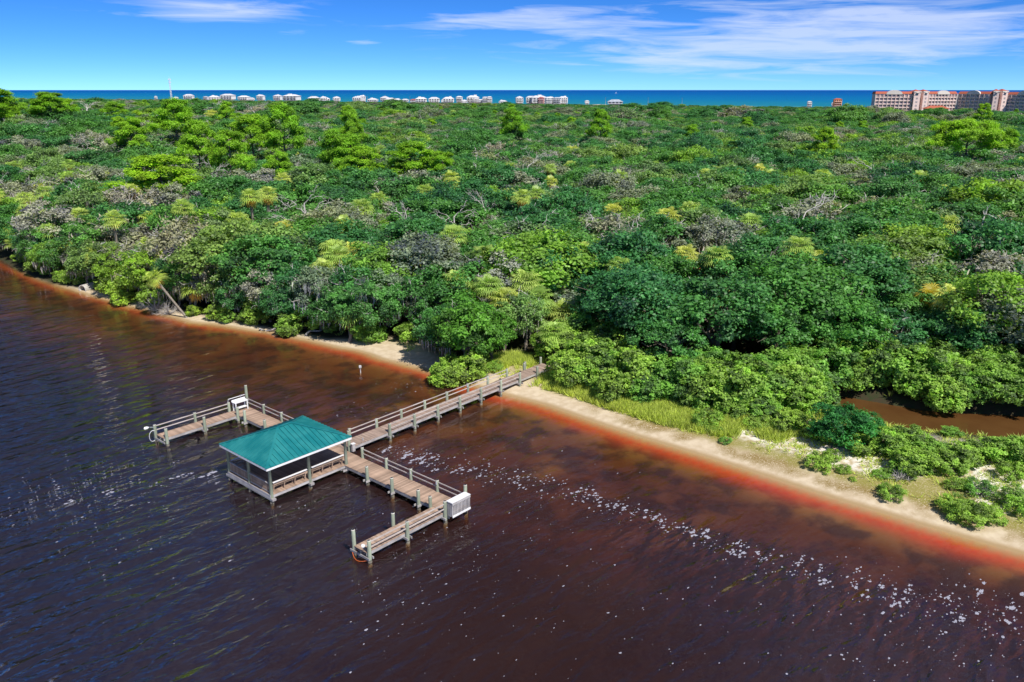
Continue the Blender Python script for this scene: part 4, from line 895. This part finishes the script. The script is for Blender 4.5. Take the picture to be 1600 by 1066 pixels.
for k in range(n): obj('plank', pm, fl_, (-gu - .1 + (k + .5) * (2 * gu - .1) / n, 0, DZ - .04 + random.uniform(0, .005)), random.uniform(-.003, .003))
for x in (-gu, -.05, gu): MB().bar((x, -gv - .35, DZ - .37), (x, gv + .35, DZ - .37), .34, .17).build('cross_beam', M['joist'], gzb)
# balustrade with slats on the river side, benches along the long sides
for y0, y1 in ((-gv + .16, -.14), (.14, gv - .16)):
    MB().bar((-gu, y0, DZ + .90), (-gu, y1, DZ + .90), .14, .05).build('cap_rail', M['rail'], gzb); MB().bar((-gu, y0, DZ + .14), (-gu, y1, DZ + .14), .05, .09).build('bottom_rail', M['rail'], gzb)
    for y in np.linspace(y0 + .1, y1 - .1, 17): MB().box((-gu, y, DZ + .5), (.035, .09, .76)).build('slat', M['plank'], gzb)
for s in (-1, 1):
    for x0, x1 in ((-gu + .2, -.25), (.2, gu - .2)):
        g = MB().bar((x0, s * (gv - .02), DZ + .92), (x1, s * (gv - .02), DZ + .92), .15, .05).build('cap_rail', M['white'], gzb)
        MB().bar((x0, s * (gv - .42), DZ + .45), (x1, s * (gv - .42), DZ + .45), .42, .05).build('bench_seat', M['plank'], gzb)
        MB().bar((x0, s * (gv - .13), DZ + .68), (x1, s * (gv - .09), DZ + .68), .04, .13).build('back_board', M['plank'], gzb)
        for x in np.linspace(x0 + .12, x1 - .12, 4):
            MB().bar((x, s * (gv - .22), DZ), (x, s * (gv - .02), DZ + .9), .09, .05).build('bench_strut', M['plank'], gzb)
            MB().box((x, s * (gv - .55), DZ + .22), (.08, .08, .42)).build('bench_leg', M['plank'], gzb)

# ---------------------------------------------------------------- small things on the shore and in the water
t = thing('channel_marker', 'thin white marker post standing in shallow brown water', 'post', (-17.38, 88.43, 0))
MB().tube([(0, 0, -1.2), (0, 0, .8)], .06, 8).build('post', M['white'], t, False); MB().box((0, -.02, .72), (.26, .05, .3)).build('plate', M['white'], t)
x, y = 5.0, 89.6; t = thing('sign_post', 'small white sign post at the land end of the walkway', 'sign', (x, y, gz(x, y)))
MB().box((0, 0, .5), (.09, .09, 1.1)).build('post', M['joist'], t); MB().box((0, -.07, .95), (.34, .03, .42)).build('board', M['white'], t)
x, y = -68.6, 128.6; t = thing('drain_pipe', 'white round drain pipe opening at the far river bank', 'pipe', (x, y, .35))
b = MB(); n = 16; ths = np.arange(n) * 2 * np.pi / n; ring2 = lambda r, yy: np.column_stack([r * np.cos(ths), np.full(n, yy), r * np.sin(ths)])
V = np.concatenate([ring2(.75, -1.1), ring2(.75, 2), ring2(.62, -1.1), ring2(.62, 1.9)])
F = [(i, (i+1) % n, n + (i+1) % n, n + i) for i in range(n)] + [(2*n + (i+1) % n, 2*n + i, 3*n + i, 3*n + (i+1) % n) for i in range(n)] + [((i+1) % n, i, 2*n + i, 2*n + (i+1) % n) for i in range(n)] + [tuple(3*n + i for i in range(n))]
b.add(V, F); o = b.build('barrel', mat_plain('pipe_concrete', (.55, .52, .48)), t); t.rotation_euler.z = R(-20)
r = np.random.default_rng(77)
for (x, y, L, a, lab) in ((-60.5, 119.9, 5, .5, 'bleached log lying half in the water at the left bank'), (-34, 105.6, 4, -.4, 'fallen grey trunk on the mossy bank'), (-27, 102.3, 3.5, .9, 'short grey driftwood branch under the mossy oaks')):
    b = MB(); limb(b, (0, 0, .15), (L * math.cos(a), L * math.sin(a), .35), .16, .07, r, .05, 6, 7); limb(b, (L*.5*math.cos(a), L*.5*math.sin(a), .25), (L*.7*math.cos(a+.6), L*.7*math.sin(a+.6), .9), .06, .02, r, 0, 4, 5)
    tag(b.build('driftwood', M['dead'], None, False), lab, 'log', 'driftwood on the bank').location = (x, y, gz(x, y))
def brush(x, y, s, lab):
    t = thing('dead_brush', lab, 'shrub', (x, y, gz(x, y)), 0, 'bare grey brush on the bank'); b = MB(); r = np.random.default_rng(int(x * 10) % 997)
    for k in range(46):
        d = unit(np.array([r.normal(), r.normal(), r.uniform(.2, 1.2)])); P = limb(b, (0, 0, -.1), d * s * r.uniform(.6, 1), .03, .012, r, .08, 5, 4)
        for _ in range(3): q = P[r.integers(2, 5)]; limb(b, q, q + unit(d + r.normal(size=3) * .6) * s * .4, .016, .008, r, 0, 3, 3)
    b.build('branches', M['dead'], t, False)
for x, y, s, lab in ((-52.2, 115.6, 2.6, 'large bare grey brush leaning over the left bank'), (-49.5, 113.6, 1.8, 'smaller grey dead brush beside the large one on the left bank'), (-3.4, 86.2, 1.2, 'grey brush heap under the bright tree by the walkway'),
                     (37.0, 65.0, 1.3, 'leafless grey bush among the mangroves on the spit'), (31.8, 60.5, .9, 'low dry bush on the shell sand'), (36.9, 57.8, 1.0, 'small dry bush near the right edge of the spit')): brush(x, y, s, lab)
# leaning palm trunk over the bank
plant('leaning_palm', PALM[1], -46.6, 112.2, 'cabbage palm leaning out over the left river bank', 'palm', None, .9, rz=.4, bend=(R(-4), R(-30)))
# house with terracotta roof half hidden by the trees
t = thing('hidden_house', 'house with a terracotta roof half hidden among the trees', 'house', (ROOF[0], ROOF[1], gz(*ROOF)), R(-10))
M['terra'] = mat_plain('terracotta', (.46, .13, .075), (.34, .09, .055), 2.2, .8, .2, .05, .3); M['stucco'] = mat_plain('stucco', (.62, .46, .34), (.56, .40, .30), .4, .9, .1, .03)
MB().box((0, 0, 2.2), (9, 6, 4.4)).build('wall', M['stucco'], t)
rf = MB().add([(-5.2, -3.6, 4.4), (5.2, -3.6, 4.4), (5.2, 3.6, 4.4), (-5.2, 3.6, 4.4), (-2.6, 0, 6.3), (2.6, 0, 6.3)], [(0, 1, 5, 4), (1, 2, 5), (2, 3, 4, 5), (3, 0, 4), (3, 2, 1, 0)]).build('roof', M['terra'], t)
for xx in (-3, -1, 1, 3): o = MB().box((xx, -3.02, 2.6), (1.0, .06, 1.4)).build('window', M['glass'], t)

# foam on the water: flat rafts of bubbles, uncountable
t = NT('foam'); M['foam'] = t.done(t.pbr(t.mix(t.smooth(t.noise(14, 3, t.pos()), .35, .65), (.40, .40, .46), (.24, .24, .30)), .9, .1))
fm = MB(); r = np.random.default_rng(5); ud = np.array([math.cos(UA), math.sin(UA)]); vd = np.array([-ud[1], ud[0]])
def fleck(x, y, s, k=7, el=1.6):
    th = np.arange(k) * 2 * np.pi / k + r.random(); rr = s * r.uniform(.35, 1.15, k); q = np.column_stack([x + (rr * np.cos(th))[:, None] * ud[0] * el + (rr * np.sin(th))[:, None] * vd[0], y + (rr * np.cos(th))[:, None] * ud[1] * el + (rr * np.sin(th))[:, None] * vd[1]])
    V = [(a, b_, .004) for a, b_ in q] + [(x, y, .012 + s * .05)]
    fm.add(V, [(i, (i + 1) % k, k) for i in range(k)])
def wet(x, y): return ground(np.array([[x, y]]))[1][0] < -1.0
L = resample(np.array(FOAMLINE), .16)
for x, y, w in L:
    for _ in range(2):
        q = r.normal(size=2) * w * .55; fleck(x + q[0], y + q[1], abs(r.normal()) * .05 + .018, 6)
    if r.random() < .10: q = r.normal(size=2) * w * .3; [fleck(x + q[0] + r.normal() * .2, y + q[1] + r.normal() * .2, r.uniform(.04, .14), 10) for _ in range(3)]
for x, y, rd, n in FOAMSPOT:
    for _ in range(int(n * .62)): q = r.normal(size=2) * rd * .6; fleck(x + q[0], y + q[1], min(abs(r.normal()) * .032 + .010, .09), 6)
for x, y, w in FOAMBIG:
    for _ in range(6): q = (r.normal() * ud * .5 + r.normal() * vd * .16) * w; fleck(x + q[0], y + q[1], w * r.uniform(.09, .24), 11, 1.7)
for _ in range(380):
    y = r.uniform(30, 66); x = r.uniform(-.66, .66) * y
    if wet(x, y): fleck(x, y, abs(r.normal()) * .014 + .008, 5)
tag(fm.build('river_foam', M['foam'], None, False), 'white foam flecks drifting in lines on the dark river', 'foam', kind='stuff')

# ---------------------------------------------------------------- far beach: houses, condominium, mast, poles, boat
HC = {'w': mat_plain('house_white', (.74, .74, .74), (.66, .67, .70), .2, .8, .2, .05), 'o': mat_plain('house_orange', (.72, .30, .14), (.66, .26, .12), .2, .8, .2, .05),
      'r': mat_plain('house_pink', (.60, .30, .30), (.52, .24, .24), .2, .8, .2, .05), 'g': mat_plain('house_grey', (.48, .50, .56), (.42, .44, .50), .2, .8, .2, .05)}
HR = {'w': mat_plain('roof_pale', (.62, .62, .64), (.54, .54, .57), .3, .7, .2, .08), 'o': M['terra'], 'r': mat_plain('roof_red', (.42, .12, .11), None, .3, .8, .2, .05), 'g': mat_plain('roof_bluegrey', (.42, .46, .52), None, .3, .7, .2, .05)}
CN = {'w': 'white', 'o': 'orange', 'r': 'pink', 'g': 'grey'}
CANG = math.atan2(COAST_D[1], COAST_D[0])
_r = random.Random(4)
for _ in range(16):
    px = _r.choice((_r.uniform(-.36, -.02), _r.uniform(-.2, .06))); D = 1821 / (1 + .695 * px) * _r.uniform(.945, .975); HOUSES.append((px * D, D, _r.uniform(11, 20), _r.choice('wwwwg')))
for k, (x, y, w, c) in enumerate(HOUSES):
    r = np.random.default_rng(900 + k); x += r.uniform(-14, 14); y += r.uniform(-30, 25); w *= r.uniform(.6, 1.1); z0 = gz(x, y); n = 3 if (w > 30 or r.random() < .25 or c == 'o') else int(r.integers(1, 3)); fh = 3.2; st = r.uniform(2, 3.6); d = w * .62; H = st + n * fh
    lab = {'o': 'orange', 'r': 'pink', 'g': 'grey'}.get(c)
    lab = (f'{lab} beach house with matching roof on the dune' if lab else ('wide ' if w > 26 else 'small ' if w < 19 else '') + 'white beach house ' + ('at the left end' if x < -800 else 'in the left half' if x < -350 else 'in the middle' if x < -50 else 'in the right half') + ' of the row')
    if c == 'o': lab = 'tall orange beach house at the middle of the row' if x < 200 else 'small orange-roofed house standing apart left of the condominium'
    if c == 'g': lab = 'wide grey house with broad low roof at the right end of the row' if w > 30 else 'small grey beach house ' + ('left of the tall orange one' if x < -60 else 'beside the tall orange one')
    t = thing('beach_house', lab, 'house', (x, y, z0 - .3), R(r.uniform(-14, 14)), 'houses along the beach')
    rc = 'r' if k in (14,) else c
    MB().box((0, 0, st + n * fh / 2), (w, d, n * fh)).build('wall', HC[c], t)
    for a in np.linspace(-w * .45, w * .45, 5): MB().box((a, -d * .45, st / 2), (.5, .5, st)).build('stilt', HC[c], t)
    MB().box((0, d * .1, st / 2), (w * .8, d * .6, st)).build('ground_floor', HC['w'], t)
    o = w * .04; rh_ = min(w * .16, 4.2); q = w * .5 - d * .42
    MB().add([(-w/2-o, -d/2-o, H), (w/2+o, -d/2-o, H), (w/2+o, d/2+o, H), (-w/2-o, d/2+o, H), (-max(q, .5), 0, H + rh_), (max(q, .5), 0, H + rh_)], [(0, 1, 5, 4), (1, 2, 5), (2, 3, 4, 5), (3, 0, 4), (3, 2, 1, 0)]).build('roof', HR[rc], t)
    if r.random() < .5: MB().box((w * r.uniform(-.25, .25), 0, H + rh_ * .8), (w * .22, d * .3, rh_ * 1.1)).build('cupola', HC[c], t)
    for fl2 in range(n):
        MB().box((0, -d/2 - .9, st + fl2 * fh + .1), (w * .9, 1.8, .25)).build('balcony', M['white'], t)
        for a in np.linspace(-w * .36, w * .36, 4): MB().box((a, -d/2 - .04, st + fl2 * fh + 1.6), (w * .13, .12, 1.9)).build('window', M['glass'], t)

M['pink'] = mat_plain('pink_stucco', (.86, .66, .60), (.80, .60, .54), .08, .9, .1, .02); M['cream'] = mat_plain('cream_trim', (.74, .66, .60), (.68, .60, .54), .1, .8, .1, .02)
M['balcony_glass'] = mat_plain('balcony_glass', (.34, .29, .30), (.44, .37, .37), .3, .3, .4, .3)
condo = thing('condominium', 'large pink beach condominium with terracotta roofs and rows of balconies', 'building', (425, 1000, 2))
def wing(p, q, H, depth, ncol, nfl=6, gable=True, tower=False):
    p = Vector((p[0] - 425, p[1] - 1000, 0)); q = Vector((q[0] - 425, q[1] - 1000, 0)); e = (q - p); L = e.length; e.normalize(); nI = Vector((-e.y, e.x, 0)); nI = nI if nI.y > 0 else -nI
    Mx = Matrix((e, nI, Vector((0, 0, 1)))).transposed(); c = (p + q) / 2 + nI * depth / 2
    MB().box((c.x, c.y, H / 2), (L, depth, H), Mx).build('wall', M['pink'], condo)
    # mansard roof
    f = p - e * .6 - nI * .8; g = q + e * .6 - nI * .8; f2 = p + e * .4 + nI * 2.0; g2 = q - e * .4 + nI * 2.0; b1 = f + nI * (depth + 1.6); b2 = g + nI * (depth + 1.6); u1 = f2 + nI * (depth - 4); u2 = g2 + nI * (depth - 4); hh = 2.6
    lo = [f, g, b2, b1]; up = [f2, g2, u2, u1]
    if not tower: MB().add([(a.x, a.y, H) for a in lo] + [(a.x, a.y, H + hh) for a in up], [(0, 1, 5, 4), (1, 2, 6, 5), (2, 3, 7, 6), (3, 0, 4, 7), (4, 5, 6, 7), (3, 2, 1, 0)]).build('roof', M['terra'], condo)
    else:
        MB().box((c.x, c.y, H + .7), (L + 1, depth + 1, 1.4), Mx).build('parapet', M['cream'], condo); MB().add([((c + e * a * (L/2 + .3) + nI * b_ * (depth/2 + .3)).x, (c + e * a * (L/2 + .3) + nI * b_ * (depth/2 + .3)).y, H + 1.41) for a, b_ in ((-1, -1), (1, -1), (1, 1), (-1, 1))] + [(c.x, c.y, H + 3.6)], [(0, 1, 4), (1, 2, 4), (2, 3, 4), (3, 0, 4)]).build('roof', M['terra'], condo)
    fh = (H - 1.5) / nfl
    for k in range(nfl):
        z = 1.0 + k * fh
        if not tower:
            m = (p + q) / 2 - nI * .75; MB().box((m.x, m.y, z + .1), (L * .94, 1.1, .22), Mx).build('balcony', M['cream'], condo); m = (p + q) / 2 - nI * 1.1; MB().box((m.x, m.y, z + .65), (L * .94, .10, .8), Mx).build('balcony_wall', M['pink'], condo)
        for j in range(ncol):
            a = p + e * L * ((j + .5) / ncol); a = a - nI * .03
            MB().box((a.x, a.y, z + fh * .52), (L / ncol * (.5 if not tower else .3), .14, fh * .5), Mx).build('window', M['balcony_glass'], condo)
        if not tower:
            for j in range(0, ncol + 1): a = p + e * L * (j / ncol) * .985 - nI * .75; MB().box((a.x, a.y, z + fh / 2), (.5, 1.5, fh), Mx).build('pier', M['cream' if j % 3 == 0 else 'pink'], condo)
    if gable:
        mid = (p + q) / 2 - nI * 1.7; w = L * .22; k = 12; th = np.linspace(0, np.pi, k); fr = [(mid + e * w * math.cos(a)) for a in th]
        V = [(a.x, a.y, H - .6 + w * .55 * math.sin(b_)) for a, b_ in zip(fr, th)] + [((a + nI * 3).x, (a + nI * 3).y, H - .6 + w * .55 * math.sin(b_)) for a, b_ in zip(fr, th)]
        MB().add(V, [tuple(range(k)), tuple(range(2*k-1, k-1, -1))] + [(i, i + k, i + k + 1, i + 1) for i in range(k - 1)]).build('arched_gable', M['cream'], condo)
wing((430, 1008), (470, 1000), 24.5, 18, 9); wing((470, 996), (477, 995), 26, 18, 1, tower=True); wing((481, 996), (487, 996), 26, 18, 1, tower=True)
wing((489, 1000), (525, 1006), 24.5, 18, 9); wing((527, 1006), (546, 974), 24.5, 18, 7); wing((547, 968), (552, 966), 26.5, 16, 1, tower=True); wing((556, 966), (562, 966), 26.5, 16, 1, tower=True)
wing((563, 968), (583, 930), 24, 18, 8); wing((584, 926), (640, 915), 23.5, 18, 12)
t = thing('pool_house', 'low terracotta roofed lodge in front of the condominium', 'building', (452, 905, gz(452, 905)), R(-8))
MB().box((0, 0, 5), (22, 9, 10)).build('wall', M['stucco'], t); MB().add([(-13, -6, 10), (13, -6, 10), (13, 6, 10), (-13, 6, 10), (-6, 0, 13), (6, 0, 13)], [(0, 1, 5, 4), (1, 2, 5), (2, 3, 4, 5), (3, 0, 4), (3, 2, 1, 0)]).build('roof', M['terra'], t)
for a in np.linspace(-9, 9, 6): MB().box((a, -4.53, 7), (2, .1, 2.4)).build('window', M['glass'], t)

# mast
mx, my = -620., 1550.; t = thing('radio_mast', 'slender white lattice radio mast rising over the left horizon', 'mast', (mx, my, gz(mx, my)))
b = MB(); HM = 48
for a in range(3):
    c0 = np.array([math.cos(a * 2.094), math.sin(a * 2.094), 0]); b.tube([c0 * 1.5, c0 * .9 + np.array([0, 0, HM])], .28, 5)
    c1 = np.array([math.cos((a + 1) * 2.094), math.sin((a + 1) * 2.094), 0])
    for k in range(16):
        z = HM * k / 16; b.tube([c0 * (1.5 - .6 * k / 16) + np.array([0, 0, z]), c1 * (1.5 - .6 * (k + 1) / 16) + np.array([0, 0, z + HM / 16])], .12, 4)
b.build('lattice', M['white'], t)
for z in (HM - 1, HM - 6):
    for a in range(3): MB().box((2.0 * math.cos(a * 2.094 + .5), 2.0 * math.sin(a * 2.094 + .5), z), (.9, .9, 2.4)).build('antenna_panel', M['white'], t)
MB().tube([(0, 0, HM), (0, 0, HM + 4)], .15, 5).build('lightning_rod', M['white'], t)
# poles along the beach road
for k, px in enumerate((-.37, -.29, -.235, -.17, -.12, .033, .062, .11, .16, .20)):
    D = 1821 / (1 + .695 * px) * .945; x = px * D; t = thing('utility_pole', 'thin utility pole along the distant beach road', 'pole', (x, D, gz(x, D)), CANG, 'poles along the beach road')
    MB().tube([(0, 0, 0), (0, 0, 14.5)], [.30, .2], 6).build('post', M['joist'], t, False); MB().box((0, 0, 13.6), (3, .25, .25)).build('crossarm', M['joist'], t)
# pale road strip behind the dune
c = COAST_P + COAST_N * 120; V = []
for s in np.linspace(-900, 900, 40):
    for o in (-5, 5): q = c + COAST_D * s + COAST_N * o; V.append((q[0], q[1], 0))
V = np.array(V); V[:, 2] = ground(V[:, :2])[0] + .5
F = [(2*i, 2*i+1, 2*i+3, 2*i+2) for i in range(39)]
struct(obj('beach_road', mesh_np('beach_road', V, [F], mat_plain('pale_road', (.50, .48, .44), None, .2, .9, .1, 0))))
x, y = 965., 7900.
t = thing('distant_boat', 'tiny white boat on the ocean horizon', 'boat', (x, y, 0)); b = MB()
b.add([(-9, -2.4, 3), (7, -2.4, 3), (12, 0, 3.6), (7, 2.4, 3), (-9, 2.4, 3), (-8, -1.6, -.5), (8, 0, -.5), (-8, 1.6, -.5)], [(0, 1, 2, 3, 4), (0, 5, 6, 2, 1), (2, 6, 7, 4, 3), (0, 4, 7, 5)]); b.build('hull', M['white'], t)
MB().box((-2, 0, 5), (8, 3.4, 4)).build('cabin', M['white'], t); MB().tube([(-1, 0, 7), (-1, 0, 15)], .3, 5).build('boat_mast', M['white'], t)
print('objects', len(bpy.data.objects), 'tris', sum(len(m.polygons) for m in bpy.data.meshes))
